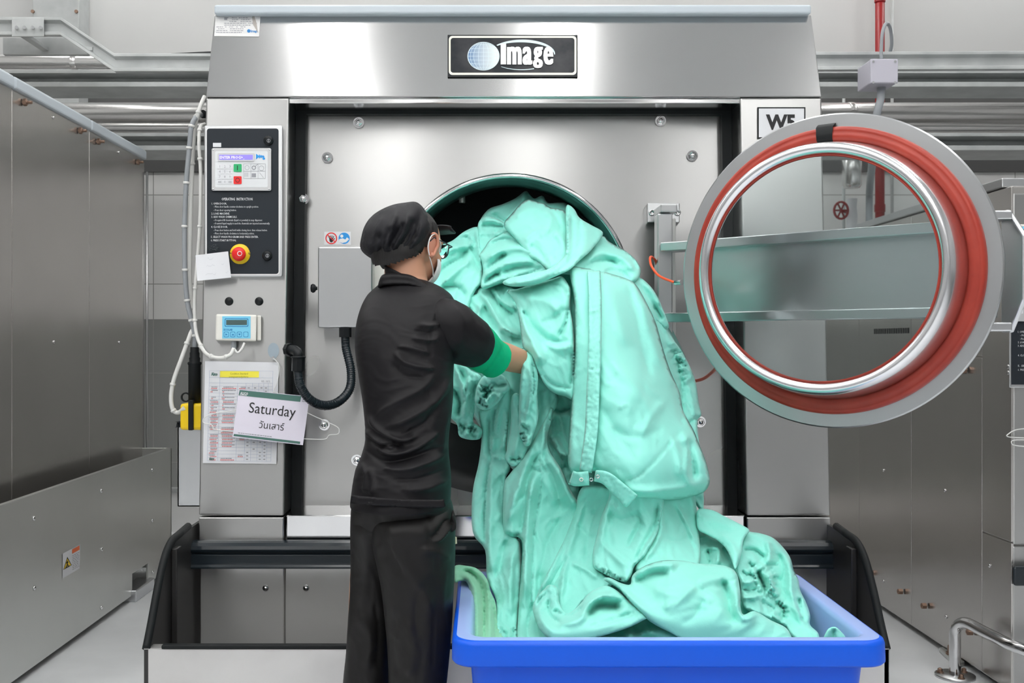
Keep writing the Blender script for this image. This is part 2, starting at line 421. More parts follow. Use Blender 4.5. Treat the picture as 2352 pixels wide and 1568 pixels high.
for k in range(6):
    q = [(px, py, 0) for px, py in ((-60, 54), (60, 54), (138, 54), (262, 128), (480, 116), (1100, 116))]
    pts = [at(px, py+14-k*1.5, D+.06+.035*k) for px, py, _ in q]
    tag(MB().tube(spline(pts, 4), .011, 8).build('power_cable', 'rubber', base=at(100, 90, D)), 'black cable lying in the stepped grey cable tray', 'cable', 'black cables in the cable tray')
# vertical pipes by the wall, right
def vpipe(name, px, D, wpx, z0, z1, m, label, cat='pipe'):
    r = wpx/2/F*D; x = (px-CX)/F*D
    return tag(MB().tube([(x, D, z0), (x, D, z1)], r, 20).build(name, m, base=(x, D, z0)), label, cat)
o = vpipe('fire_pipe', 2021, 7.2, 21, 0, 4.59, 'redpaint', 'red vertical pipe on the wall behind the round door')
for z in (3.62, 2.2): MB().cyl((o.location.x, 7.2, z), (o.location.x, 7.2, z+.05), .036, 20).build('coupling', 'redpaint', o)
vpipe('conduit', 2049, 7.3, 7, 0, 4.59, 'galv', 'thin grey conduit on the wall right of the red pipe')
# valve and steam pipe seen through the door glass
t = thing('steam_pipe', at(1957, 430, 7.0), 'wrapped vertical pipe with a shiny cylinder on top, seen through the door glass', 'pipe')
x = (1957-CX)/F*7.0
MB().lathe([(0, 1.32+(785-432)/F*7), (.05, 1.32+(785-432)/F*7), (.063, 1.32+(785-424)/F*7), (.063, 2.75), (0, 2.75)], (x, 7.0, 0), (0, 0, 1), 24).build('foil_sleeve', 'foil', t)
pr = []
for i in range(40): pr.append((.033+.004*math.sin(i*2.1), i*.058))
MB().lathe(pr, (x, 7.0, 0), (0, 0, 1), 20).build('cloth_wrapping', 'paper', t)
c = at(1932, 483, 6.9); h = MB(); h.tube([c+Vector((.045*math.cos(a_), 0, .055*math.sin(a_))) for a_ in np.linspace(0, 2*math.pi, 18)[:-1]], .008, 6, closed=True)
for k in range(3):
    a_ = k*math.pi/3; h.tube([c+Vector((.045*math.cos(a_), 0, .055*math.sin(a_))), c-Vector((.045*math.cos(a_), 0, .055*math.sin(a_)))], .006, 6)
h.tube([c, c+Vector((.07, .1, 0))], .01, 8); h.build('valve_wheel', 'redpaint', t)
vpipe('pipe', 1938, 7.15, 7, 0, 3.2, 'galv', 'thin grey pipe left of the wrapped pipe behind the glass')
# junction box on the tray, right
t = thing('junction_box', at(2028, 200, 5.4), 'pale grey square junction box fixed to the cable tray at the upper right', 'junction box')
S = lambda px, py, o=0: at(px, py, 5.35-o)
a = at(1998, 137, 5.35); b_ = at(2060, 192, 5.35)
MB().box(a.x, b_.x, 5.35, 5.53, b_.z, a.z).build('box_body', 'boxgrey', t, bevel=.006)
MB().box(a.x-.001, b_.x+.001, 5.335, 5.35, b_.z-.001, a.z+.001).build('lid', 'boxgrey', t, bevel=.005)
for px, py in ((2006, 141), (2056, 141), (2006, 189), (2056, 189)): MB().cyl(S(px, py, .015), S(px, py, .019), .006, 8).build('screw', 'steel_plain', t)
MB().cyl(at(2025, 192, 5.43), at(2024, 208, 5.43), .022, 12).build('cable_gland', 'cable', t)
tag(MB().tube(spline([at(2025, 136, 5.4), at(2024, 118, 5.4), at(2027, 75, 5.4), at(2036, 54, 5.42), at(2045, 66, 5.5), at(2048, 100, 5.55), at(2044, 122, 5.6)], 6), .009, 8).build('power_cable', 'cable', base=at(2025, 136, 5.4)), 'grey cable looping up from the top of the pale junction box', 'cable')
tag(MB().tube(spline([at(2024, 205, 5.43), at(2022, 230, 5.4), at(2014, 262, 5.4), at(2005, 330, 5.45), at(2003, 380, 5.6), at(1998, 430, 5.9), at(1996, 520, 6.1), at(1990, 1050, 6.2)], 6), .02, 10).build('flexible_conduit', 'cable', base=at(2024, 205, 5.43)), 'grey flexible conduit hanging down from the pale junction box', 'conduit')
# ================================================================== the big washer extractor
XL, XR = -.944, 1.152
W5 = thing('washing_machine', (.104, 3.9, 0), 'large stainless steel front loading washing machine with its round glass door open, in the centre', 'washing machine')
# --- header, leaning back, with a coloured trim along its top
z0, z1 = 2.154, 2.467; Yb, Yt = FACE.a+FACE.b*z0, 3.732
mb = MB()
pr = [(Yb, z0), (Yt, z1), (Yt+.35, z1), (Yt+.35, z0-.02), (Yb+.012, z0-.02), (Yb+.012, z0-.004)]
mb.hexa([(XL, y, z) for y, z in pr], [(XR, y, z) for y, z in pr])
header = mb.build('header_panel', 'steel_header', W5, bevel=.003)
HD = Lean(Yb-(Yt-Yb)/(z1-z0)*z0, (Yt-Yb)/(z1-z0))
M['trim'] = mat('pale_grey_trim', (.52, .58, .63), .35)
a = at(493, 34, 3.71); b_ = at(1862, 12, 3.71)
MB().box(a.x, b_.x, 3.70, 4.0, a.z, b_.z+.0).build('top_trim', 'trim', W5, bevel=.008, seg=3)
# --- columns
for sx, (xa, xb) in ((-1, (XL, -.661)), (1, (.874, XR))):
    mb = MB(); zb, zt = .742, 2.150
    q = lambda z: [(xa, FACE.a+FACE.b*z, z), (xb, FACE.a+FACE.b*z, z), (xb, FACE.a+FACE.b*z+.4, z), (xa, FACE.a+FACE.b*z+.4, z)]
    mb.hexa(q(zb+.002), q(zt))
    mb.build('side_column', 'steel_face', W5, bevel=.006, seg=3)
    mb = MB(); mb.hexa(q(.655), q(zb-.003)); mb.build('column_foot', 'steel_face', W5, bevel=.004)
# --- body shell behind
MB().box(XL+.02, XR-.02, 4.3, 5.3, .12, 2.35).build('body_shell', 'steel_side', W5, bevel=.01)
# --- black gasket frame round the front panel
mb = MB()
GS = Lean(FACE.a+.125, FACE.b)
xg0, xg1, zt, zb = -.6605, .8735, 2.152, .70
for (xa, xb, za, zc) in ((xg0, xg0+.036, zb, zt), (xg1-.034, xg1, zb, zt), (xg0, xg1, zt-.03, zt)):
    mb.hexa([GS.xz(xa, za), GS.xz(xb, za), GS.xz(xb, zc), GS.xz(xa, zc)], [GS.xz(xa, za, -.12), GS.xz(xb, za, -.12), GS.xz(xb, zc, -.12), GS.xz(xa, zc, -.12)])
mb.build('rubber_gasket', 'rubber', W5, bevel=.006)
# --- front panel with the round opening
OC = PANEL(1171, 682); OR = .428
N = 96
mb = MB(); x0, x1, za, zc = xg0+.02, xg1-.02, .68, 2.14
outer = []; inner = []
for k in range(N):
    t = 2*math.pi*k/N; c_, s_ = math.cos(t), math.sin(t)
    inner.append(PANEL.xz(OC.x+OR*c_, OC.z+OR*s_))
    sc = min(((x1-OC.x) if c_ > 0 else (OC.x-x0))/max(abs(c_), 1e-6), ((zc-OC.z) if s_ > 0 else (OC.z-za))/max(abs(s_), 1e-6))
    outer.append(PANEL.xz(OC.x+sc*c_, OC.z+sc*s_))
cor = []
for k in range(N):
    j = (k+1) % N; fs = [(0, 1, 2, 3)]; vs = [inner[k], inner[j], outer[j], outer[k]]
    a, b_ = outer[k], outer[j]
    if abs(a.x-b_.x) > 1e-6 and abs(a.z-b_.z) > 1e-6:
        cx_ = x1 if max(a.x, b_.x) > x1-1e-4 else x0; cz_ = zc if max(a.z, b_.z) > zc-1e-4 else za
        mb.add([a, b_, PANEL.xz(cx_, cz_)], [(0, 1, 2)])
    mb.add(vs, fs)
fp = mb.build('front_panel', 'steel_face', W5)
so = fp.modifiers.new('thick', 'SOLIDIFY'); so.thickness = .006; so.offset = -1
nrm = Vector((0, -1, -FACE.b)).normalized()
mb = MB()
mb.lathe([(OR+.004, -.006), (OR+.004, .006), (OR-.004, .012), (OR-.012, .01), (OR-.014, -.03)], OC, nrm, 96, 0)
mb.build('opening_rim', 'steel_mirror', W5)
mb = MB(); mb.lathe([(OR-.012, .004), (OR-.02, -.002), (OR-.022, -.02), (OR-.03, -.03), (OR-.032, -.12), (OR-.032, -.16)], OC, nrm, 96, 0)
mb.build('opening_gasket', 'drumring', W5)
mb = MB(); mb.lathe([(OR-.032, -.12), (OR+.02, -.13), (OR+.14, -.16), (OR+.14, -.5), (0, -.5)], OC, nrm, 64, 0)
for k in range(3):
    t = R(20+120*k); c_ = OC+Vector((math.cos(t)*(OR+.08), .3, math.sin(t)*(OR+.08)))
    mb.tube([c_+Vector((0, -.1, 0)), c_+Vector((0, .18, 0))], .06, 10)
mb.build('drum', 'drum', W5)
# spray nozzle in the top of the drum
MB().cyl(at(1061, 430, 3.9), at(1061, 466, 3.9), .012, 10).build('spray_nozzle', 'steel_dark', W5)
# curved chute under the opening
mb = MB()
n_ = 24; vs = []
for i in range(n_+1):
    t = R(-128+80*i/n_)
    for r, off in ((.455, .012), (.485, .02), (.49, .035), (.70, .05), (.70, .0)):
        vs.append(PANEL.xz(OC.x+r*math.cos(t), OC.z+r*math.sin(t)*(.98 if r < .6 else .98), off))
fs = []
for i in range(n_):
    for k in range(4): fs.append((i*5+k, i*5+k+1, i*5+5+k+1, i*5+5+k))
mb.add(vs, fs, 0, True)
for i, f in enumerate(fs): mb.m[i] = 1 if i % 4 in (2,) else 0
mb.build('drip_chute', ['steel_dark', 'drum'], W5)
# bolts round the panel
mb0 = [(824, 282), (1517, 278), (752, 362), (1590, 358), (697, 457), (745, 975), (820, 1056), (1608, 968)]
for px, py in mb0:
    MB().hexbolt(PANEL(px, py, .004 if px > 705 else .03), nrm, .0135, .012).build('hex_bolt', 'steel_mirror', W5)
# --- ledge under the panel
zl = .744; yl = FACE.a+FACE.b*zl+.004
mb = MB(); pr = [(yl, .66), (yl, zl), (yl+.29, zl+.015), (yl+.29, .66)]
mb.hexa([(-.655, y, z) for y, z in pr], [(.868, y, z) for y, z in pr])
mb.build('ledge', 'steel_mirror', W5, bevel=.004)
# --- black bumper rail
yr = FACE.a+.05
prof = [(0, .668), (-.02, .668), (-.035, .664), (-.046, .655), (-.05, .643), (-.046, .634), (-.036, .630), (-.042, .626), (-.044, .60), (-.044, .594), (-.05, .588), (-.05, .582), (0, .582)]
mb = MB(); vs0 = [(XL-.012, yr-.02+a, z) for a, z in prof]; vs1 = [(XR+.012, yr-.02+a, z) for a, z in prof]
mb.hexa(vs0, vs1); mb.build('bumper_rail', 'blackgloss', W5, bevel=.002)
# --- lower panels
for xa, xb in ((XL+.004, -.662), (-.658, .871), (.875, XR-.004)):
    MB().box(xa, xb, 3.53, 3.56, .08, .64).build('lower_panel', 'lowersteel', W5, bevel=.003)
for px in (610, 703): MB().lathe([(0, 0), (.011, 0), (.009, .005), (0, .007)], at(px, 1350, 3.53), (0, -1, 0), 16).build('screw', 'steel_mirror', W5)
# --- drip tray in front
TD = 3.02; zt_ = .448
mb = MB()
mb.box(XL-.02, XR+.001, TD, TD+.012, .04, zt_)
mb.box(XL-.02, XR+.001, TD, TD+.05, zt_-.003, zt_)
mb.box(XL-.02, XR+.001, TD, 3.6, .04, .05)
mb.build('drip_tray', 'steel_satin', W5, bevel=.004)
MB().box(XL+.0, XR-.02, TD+.013, TD+.018, .24, .442).build('tray_reflector', 'reflectorpale', W5)  # added pale sheet that brightens the reflection in the lower panels
mb = MB().box(XL+.03, XR-.03, TD-.006, TD+.018, zt_, zt_+.012); mb.build('tray_edging', 'rubber', W5, bevel=.004, seg=3)
prof = spline([(TD, .448), (TD+.04, .50), (TD+.11, .60), (TD+.18, .675), (TD+.25, .708), (TD+.33, .715)], 6)
for X in (XL-.02, XR):
    mb = MB(); poly = [(TD, .04)]+[(a, b2) for a, b2 in prof]+[(3.62, .715), (3.62, .04)]
    mb.hexa([(X, y, z) for y, z in poly], [(X+(.012 if X < 0 else -.012), y, z) for y, z in poly])
    g = MB(); mb.build('splash_side', 'inner_dark', W5)
    mb = MB(); mb.tube([(X+(.006 if X < 0 else -.006), y, z) for y, z in [(a, b2) for a, b2 in prof]+[(3.45, .722)]], .012, 10); mb.build('side_edging', 'rubber', W5)
    xs = (X+.012, X+.03) if X < 0 else (X-.03, X-.012)
    MB().box(xs[0], xs[1], 3.24, 3.29, .06, .69).build('side_stiffener', 'inner_dark', W5, bevel=.003)
MB().box(XL+.0, XR-.01, TD+.02, 3.52, .05, .075).build('tray_bottom', 'inner_dark', W5)

# --- name plate (globe and swoosh)
npl = MB().plate(rect(1028, 80, 1327, 177), HD, 0, .006, 0).build('name_plate', 'black', W5, bevel=.0015)
pl = mat('plate_black_gloss', (.05, .055, .065), .3, spec=.15); noise_to(pl, s=9, detail=4, lo=(.018, .021, .026), hi=(.06, .06, .065), p0=.45, p1=.75)
MB().flat(rect(1030, 82, 1325, 175), HD, .0066).build('plate_face', pl, W5)
mb = MB()
def band(mb, outer, inner, S, off, mi=0):
    n = len(outer); vs = [S(*p, off) for p in outer]+[S(*p, off) for p in inner]
    mb.add(vs, [(i, (i+1) % n, n+(i+1) % n, n+i) for i in range(n)], mi)
band(mb, rrect(1031, 82.5, 1324, 172, 8), rrect(1035, 87, 1319.5, 167, 6), HD, .0075)
mb.build('plate_border', mat('cream_border', (.8, .79, .68), .4), W5)
gm = mat('globe_blue', (.25, .42, .55), .4)
nt, b = nodes(gm); tc = nt.nodes.new('ShaderNodeTexCoord'); gr = nt.nodes.new('ShaderNodeSeparateXYZ'); rp = nt.nodes.new('ShaderNodeValToRGB')
nt.links.new(tc.outputs['Generated'], gr.inputs[0]); nt.links.new(gr.outputs[0], rp.inputs[0]); nt.links.new(rp.outputs[0], b.inputs['Base Color'])
rp.color_ramp.elements[0].color = (.07, .18, .38, 1); rp.color_ramp.elements[1].color = (.72, .78, .76, 1); rp.color_ramp.elements[1].position = .9
gx, gy, gr_ = 1110.5, 129, 36.5
MB().flat(circ(gx, gy, gr_, 40, 32.5), HD, .0078).build('globe_mark', gm, W5)
mb = MB(); wht = mat('plate_white', (.85, .86, .86), .45)
ringpts = circ(gx, gy, gr_, 40, 32.5)
for i in range(40): line(mb, HD, ringpts[i], ringpts[(i+1) % 40], 1, .0082)
for k in range(-3, 4):   # parallels
    yy = gy+k*8.2; hw = gr_*math.sqrt(max(0, 1-((k*8.2)/32.5)**2))
    pts = [(gx+hw*math.cos(R(a_)), yy+2.5*math.sin(R(a_))*(1 if k >= 0 else -1)*abs(k)/3) for a_ in range(0, 181, 20)]
    for i in range(len(pts)-1): line(mb, HD, pts[i], pts[i+1], .8, .0082)
for k in range(-4, 5):   # meridians
    rx = gr_*math.sin(R(k*19)) if k else 0
    pts = [(gx-4*math.cos(R(a_))*0+rx*math.cos(R(a_)), gy+32.5*math.sin(R(a_))) for a_ in range(-90, 91, 15)]
    for i in range(len(pts)-1): line(mb, HD, pts[i], pts[i+1], .8, .0082)
def swoosh(c, rx, ry, a0, a1, w0, w1, w2):
    vs = []; n = 28
    for i in range(n+1):
        t = i/n; a_ = R(a0+(a1-a0)*t); w_ = w0+(w1-w0)*math.sin(math.pi*t)+(w2-w0)*t
        for k in (-1, 1): vs.append(HD(c[0]+(rx+k*w_/2)*math.cos(a_), c[1]+(ry+k*w_/2)*math.sin(a_), .0080))
    mb.add(vs, [(2*i, 2*i+1, 2*i+3, 2*i+2) for i in range(n)])
swoosh((1198, 125), 76, 31, 222, 360, 3, 7, 2)
swoosh((1198, 127), 76, 33, 128, 68, 1, 1.2, 2)
mb.build('logo_lines', mat('swoosh_pale', (.62, .74, .78), .4), W5)
mb = MB()
for ch, xa, xb, h, yb in (('I', 1150, 1162.5, 48.6, 147), ('m', 1164.5, 1198.5, 61, 147), ('a', 1200, 1223, 61, 147), ('g', 1224, 1247, 50, 139.5), ('e', 1248, 1271, 61, 147)):
    for k in range(-2, 3): text(mb, ch, HD, xa+2.2+k*1.1, yb, h, .0088+.0002*(k+3), width=xb-xa-4.4, bold=.012, res=3)
mb.build('logo_lettering', wht, W5)
# --- W5 sign on the right column, maker's sticker on the header
t = thing('number_sign', FACE(1795, 318), 'white machine number sign W5 with a black border on the right steel column', 'sign')
MB().plate(rect(1740, 246, 1850, 318), FACE, .001, .004).build('sign_plate', 'black', t)
mb = MB().flat(rect(1743, 249, 1847, 315), FACE, .0045); mb.build('sign_face', 'paper', t)
mb = MB(); text(mb, 'W5', FACE, 1759, 296, 33, .0052, width=68, bold=.045, res=4); mb.build('sign_lettering', 'ink', t)
t = thing('sticker', HD(545, 85), 'worn white maker sticker with small print at the top left of the header', 'sticker')
MB().flat([(495, 38), (598, 38), (595, 84), (492, 83)], HD, .0012).build('sticker_sheet', mat('worn_paper', (.72, .72, .72), .6), t)
mb = MB()
for i, (xa, xb) in enumerate(((521, 584), (529, 575), (527, 577), (515, 590), (515, 590), (497, 565), (497, 560), (497, 560), (497, 555))):
    x = xa
    while x < xb:
        l = 2+random.random()*5
        if random.random() > .15: mb.flat(rect(x, 40+i*4.2, min(x+l, xb), 41.6+i*4.2), HD, .002)
        x += l+1.2
mb.flat(rect(515, 40, 522, 46), HD, .002)
mb.build('small_print', 'greyink', t)
mb = MB().flat(circ(571.5, 71, 4), HD, .002); text(mb, 'Image', HD, 576, 74, 6, .002, width=17, bold=.03); mb.build('logo_lettering', 'blueink', t)
MB().flat([(579, 38), (584, 37), (589, 52), (593, 76), (588, 68), (581, 56)], HD, .0024).build('torn_corner', mat('sticker_tear', (.42, .39, .36), .6), t)

# --- control panel on the left column
CP = Lean(FACE.a-.028, FACE.b)
cp = MB().plate(rrect(469, 288, 649, 635, 5, 3), CP, -.028, 0).build('control_panel', 'steel_plain', W5, bevel=.004)
mb = MB(); band(mb, rrect(473, 293, 642, 631, 7), rrect(475, 295, 640, 629, 6), CP, .0012); mb.build('panel_border', 'white', cp)
MB().flat(rrect(475, 295, 640, 629, 6), CP, .0012).build('panel_film', 'panelblack', cp)
MB().plate(rrect(486, 340, 623, 438, 4, 3), CP, .0012, .010).build('keypad_plate', 'keypadgrey', cp, bevel=.002)
MB().flat(rrect(494, 347, 615, 430, 3, 3), CP, .0106).build('keypad_film', 'keypadwhite', cp)
MB().plate(rrect(500, 351.5, 584, 370, 2, 2), CP, .0106, .0135).build('display_bezel', 'keypadgrey', cp)
MB().flat(rect(503.5, 355.5, 580.5, 366.5), CP, .0141).build('display', 'lcd', cp)
mb = MB(); text(mb, 'ENTER PROG>_', CP, 505, 364.3, 6.3, .0146, width=57); mb.build('display_text', 'lcdtxt', cp)
keys = ['1', '2', '3', '4', '5', '6', '7', '8', '9', '', '0', '']
kt = MB()
for i, kx in enumerate(keys):
    cx_, cy_ = 499.5+(i % 3)*11.8, 376.8+(i//3)*11.8
    MB().plate(rrect(cx_, cy_, cx_+10.6, cy_+10.8, 2, 2), CP, .0106, .0122).build('key', 'paper', cp)
    if kx: text(kt, kx, CP, cx_+5.1, cy_+8, 5.8, .0128, align='c', mi=0)
    else:
        for q in (3.5, 6.5): kt.flat(rect(cx_+1.5, cy_+q, cx_+9, cy_+q+1.2), CP, .0128)
kt.build('key_lettering', 'greyink', cp)
MB().plate(rrect(536.5, 376.5, 555, 394.5, 2, 2), CP, .0106, .0125).build('start_button', 'green', cp)
MB().plate(rrect(536.5, 404.5, 555, 422.5, 2, 2), CP, .0106, .0125).build('stop_button', 'red', cp)
mb = MB().flat(rect(544.7, 380, 546.3, 391), CP, .013); ringp(mb, CP, 545.7, 413.5, 4, 5.2, .013); mb.build('button_symbol', 'ink', cp)
mb = MB()   # little pictogram table
for i in range(4): line(mb, CP, (559.5+i*16.6, 376), (559.5+i*16.6, 410), .7, .0112)
for i in range(3): line(mb, CP, (559.5, 376+i*17), (609.5, 376+i*17), .7, .0112)
ringp(mb, CP, 567.5, 385, 4.5, 5.3, .0112); ringp(mb, CP, 583, 385, 3, 5, .0112); ringp(mb, CP, 600.5, 386, 5, 5.8, .0112)
line(mb, CP, (586, 382), (592, 377), 1.2, .0112)
for q in range(4): line(mb, CP, (562+q*2.5, 396), (562+q*2.5, 406), .7, .0112)
mb.flat(rect(578, 398, 588, 407), CP, .0112); line(mb, CP, (596, 396), (605, 408), .8, .0112)
mb.build('pictograms', 'greyink', cp)
mb = MB().flat([(588, 353), (597, 359), (588, 366)], CP, .0112)
for q in range(3): mb.flat([(595+q*4, 354+q), (600+q*4, 359), (595+q*4, 365-q)], CP, .0113)
mb.flat(circ(606, 364, 3), CP, .0113); mb.build('corner_emblem', 'safetyblue', cp)
for px, py in ((490, 344), (619, 344), (490, 434), (618, 434)): MB().lathe([(0, 0), (.003, 0), (.0025, .0015), (0, .002)], CP(px, py, .010), nrm, 10).build('screw', 'steel_mirror', cp)
for px, py in ((617, 323), (614, 587)):
    l = MB().lathe([(0, .012), (.008, .012), (.0155, .010), (.0165, .002), (.0165, 0)], CP(px, py, .001), nrm, 24).build('lock', 'black', cp)
    ringp(mb := MB(), CP, px, py, 3.2, 4.2, .0145); line(mb, CP, (px, py-3), (px, py+3), 1.5, .0146); mb.build('keyhole', 'greyink', cp)
mb = MB(); text(mb, 'OPERATING  INSTRUCTION', CP, 509, 460, 6.2, .0022, width=71, bold=.012)
for y, x, wd, s in ((469.5, 486, 35, '1. OPEN DOOR.'), (476.5, 491, 103, '- Move door handle counter-clockwise to upright position.'), (484.5, 491, 52, '- Press door opening button.'), (492.5, 485.5, 42, '2. LOAD MACHINE.'), (500, 485.5, 59, '3. ADD WASH CHEMICALS.'),
        (507.5, 491, 112, '- if required fill chemicals (liquid or powder) in soap dispenser.'), (515, 491, 129, '- if central liquid supply is used the chemicals are injected automatically.'), (523, 485, 38, '4. CLOSE DOOR.'), (530.5, 491, 123, '- Press door button and hold while closing door, then release button.'), (538, 491, 93, '- Move door handle clockwise to horizontal position.'), (546, 484.5, 109, '5. SELECT WASH PROGRAM AND PRESS ENTER.'), (554, 484.5, 58, '6. PRESS START BUTTON.')):
    text(mb, s, CP, x, y, 4.6, .0022, width=wd, bold=.008 if not s.startswith('-') else 0)
mb.build('instruction_lettering', mat('panel_white_print', (.72, .74, .76), .5), cp)
MB().flat(rect(489, 328, 508, 337.5), CP, .002).build('number_label', 'paper', cp)
es = MB(); es.lathe([(0, .004), (.0335, .004), (.034, 0)], CP(551.5, 583.5, .0015), nrm, 40); es.build('stop_disc', 'yellowdisc', cp)
mb = MB()
for i, ch in enumerate('EMERGENCY STOP'):
    a_ = R(-172+i*13.2); px, py = 551.5+18.5*math.cos(a_), 583.5+18.5*math.sin(a_)
    if ch != ' ': text(mb, ch, CP, px, py, 5.2, .0062, align='c', rot=a_+R(90), bold=.02)
mb.build('stop_lettering', 'ink', cp)
c = CP(551.5, 583.5, .0055)
MB().lathe([(.013, 0), (.013, .012), (.0225, .014), (.0235, .02), (.021, .027), (.012, .031), (0, .032)], c, nrm, 36).build('emergency_stop_button', 'red', cp)
S_ = lambda px, py, o=0: CP(px, py, .0385+o)
ringp(mb := MB(), S_, 550.5, 582, 4.2, 5.6, 0); mb.build('stop_symbol', 'white', cp)
mb = MB()   # folded film scrap at the lower left corner
for k in range(7): mb.tube(spline([CP(476+random.random()*4, 562+k*3, .003), CP(488+random.random()*8, 558+random.random()*16, .008), CP(503, 562+random.random()*16, .003)], 4), .0006, 5)
mb.build('tape_scrap', 'glass', cp)
for px in (526, 595): MB().lathe([(0, .003), (.0135, .003), (.0145, 0)], FACE(px, 692, .001), nrm, 28).build('plug_cap', 'black', W5)

# --- hinge, door arm and door
mb = MB().plate(rect(1487, 466, 1561, 511), PANEL, .0, .045); mb.build('hinge_block', 'steel_plain', W5, bevel=.003)
for px in (1497, 1556): MB().lathe([(.011, 0), (.011, .006), (.006, .006), (.006, .001), (0, .001)], PANEL(px, 488, .045), nrm, 16).build('socket_screw', 'steel_mirror', W5)
HY = 3.53
a = at(1511, 490, HY); b_ = at(1545, 1010, HY)
MB().box(a.x, b_.x, HY, HY+.075, b_.z, a.z).build('hinge_post', 'steel_plain', W5, bevel=.004)
a2 = at(1518, 468, HY-.01); b2_ = at(1556, 487, HY-.01); MB().box(a2.x, b2_.x, HY-.01, HY+.14, b2_.z, a2.z).build('hinge_cap', 'steel_plain', W5, bevel=.004)
MB().box(b_.x, b_.x+.02, HY+.05, HY+.2, b_.z, a.z-.01).build('hinge_flange', 'steel_dark', W5, bevel=.003)
p0 = Vector((.632, 3.56)); p1 = Vector((1.385, 2.86)); d = (p1-p0).normalized(); nn = Vector((-d.y, d.x)); 
if nn.y > 0: nn = -nn        # towards the camera
def seg(z0, z1, n0, n1, q0=0., q1=1.):
    A = p0.lerp(p1, q0); B = p0.lerp(p1, q1)
    lo = [(*(A+nn*n0), z0), (*(B+nn*n0), z0), (*(B+nn*n1), z0), (*(A+nn*n1), z0)]
    return lo, [(x, y, z1) for x, y, _ in lo]
zt2, zb2 = 1.648, 1.385
mb = MB()
mb.hexa(*seg(zt2-.03, zt2, 0, .07)); mb.hexa(*seg(zb2, zb2+.03, 0, .07))
mb.build('door_arm', 'steel_plain', W5, bevel=.003)
MB().hexa(*seg(zb2+.03, zt2-.03, .0, .006, .06, .93)).build('arm_web', 'steel_plain', W5)
# end bracket with its handle plate
pe = p1; mb = MB()
poly = [(0, 1.60), (0, 1.43), (.07, 1.345), (.115, 1.345), (.115, 1.675), (.085, 1.675)]
ex = Vector((1.385, 2.80))
def H(u, z, w_): return (ex.x+.02+w_, ex.y-.03+u*1.0, z)
mb.hexa([H(u, z, 0) for u, z in poly], [H(u, z, .014) for u, z in poly])
mb.build('bracket_plate', 'alu', W5, bevel=.004)
for za in (1.645, 1.348): MB().box(1.30, 1.405, 2.82, 2.90, za, za+.024).build('bracket_bar', 'alu', W5, bevel=.004)
# the door
DC = Vector((.982, 3.0, 1.520)); ph = R(33); dn = Vector((-math.sin(ph), -math.cos(ph), -.01)).normalized(); RD = .443
up = Vector((0, 0, 1))
door = MB().lathe([(.368, -.008), (.368, .004), (RD-.004, .004), (RD, 0), (RD, -.008), (RD-.006, -.012), (.368, -.012)], DC, dn, 128, smooth=False).build('door', 'flange', W5)
seal = MB().lathe([(.357, .004), (.358, .022), (.366, .032), (.380, .034), (.386, .028), (.390, .030), (.398, .028), (.403, .016), (.404, .004)], DC, dn, 128).build('door_seal', 'seal', door)
ring = MB().lathe([(.362, .004), (.361, .02), (.345, .115), (.342, .130), (.336, .139), (.329, .142), (.320, .140), (.313, .134), (.310, .126), (.310, .104)], DC, dn, 128).build('door_ring', 'ringsteel', door)
MB().lathe([(.311, .128), (.3065, .133), (.3055, .122)], DC, dn, 96).build('glass_bead', 'seal', door)
MB().lathe([(0, .129), (.310, .129), (.310, .119), (0, .119)], DC, dn, 96, smooth=False).build('door_glass', 'glass', door)
# black tape over the seal joint
u = dn.cross(up).normalized()
mb = MB(); vs = []
for a_ in (-3.6, 3.2):
    t_ = R(90+a_+1.5)
    for r, h in ((.356, .022), (.366, .039), (.382, .041), (.390, .037), (.402, .036), (.410, .022), (.416, .007)):
        vs.append(DC+dn*h+(-u*math.cos(t_)*-1+Vector((0, 0, math.sin(t_))))*r if False else DC+dn*h+(u*(-math.cos(t_))+up*math.sin(t_))*r)
mb.add(vs, [(i, i+1, 8+i, 7+i) for i in range(6)], 0, True)
mb.build('black_tape', 'rubber', door)
# air hose of the door and its connector
tag(MB().tube(spline([at(1511, 625, 3.6), at(1506, 600, 3.56), at(1497, 590, 3.5), at(1493, 594, 3.46), at(1497, 612, 3.42), at(1515, 634, 3.38), at(1553, 650, 3.3)], 8), .004, 10).build('air_hose', 'hose', base=at(1511, 625, 3.6)), 'short bright orange air hose looping at the hinge post', 'hose')
MB().cyl(at(1552, 649, 3.3), at(1566, 648, 3.27), .008, 12).build('hose_connector', 'steel_mirror', W5)
tag(MB().tube(spline([at(1560, 880, 3.62), at(1595, 875, 3.6), at(1618, 868, 3.55), at(1640, 850, 3.45), at(1650, 835, 3.35)], 8), .0055, 10).build('air_hose', mat('faded_hose', (.75, .2, .15), .4), base=at(1600, 880, 3.6)), 'faded red air hose running behind the lower left of the round door', 'hose')

# --- steel switch box on the panel with its black conduit
SB = Lean(PANEL.a-.13, PANEL.b)
t = thing('switch_box', PANEL(790, 752), 'grey steel switch box on the machine front, left of the person', 'switch box')
a = SB(730, 752); b_ = SB(856, 567)
MB().box(a.x, b_.x, SB.a+SB.b*1.4, PANEL.a+PANEL.b*a.z-.001, a.z, b_.z).build('box_body', 'steel_plain', t, bevel=.005, seg=3)
MB().lathe([(0, .024), (.012, .022), (.016, .015), (.013, .008), (.006, .004), (.006, 0)], SB(729, 662), (-1, -.1, 0), 20).build('knob', 'black', t)
a = PANEL(846, 670, .06); b_ = PANEL(884, 592, .06)
MB().box(a.x, b_.x, a.y, a.y+.05, a.z, b_.z).build('side_cover', 'cream', t, bevel=.004)
MB().plate(rect(846, 643, 856, 668), PANEL, .062, .066).build('green_label', mat('pale_green', (.35, .5, .38), .5), t)
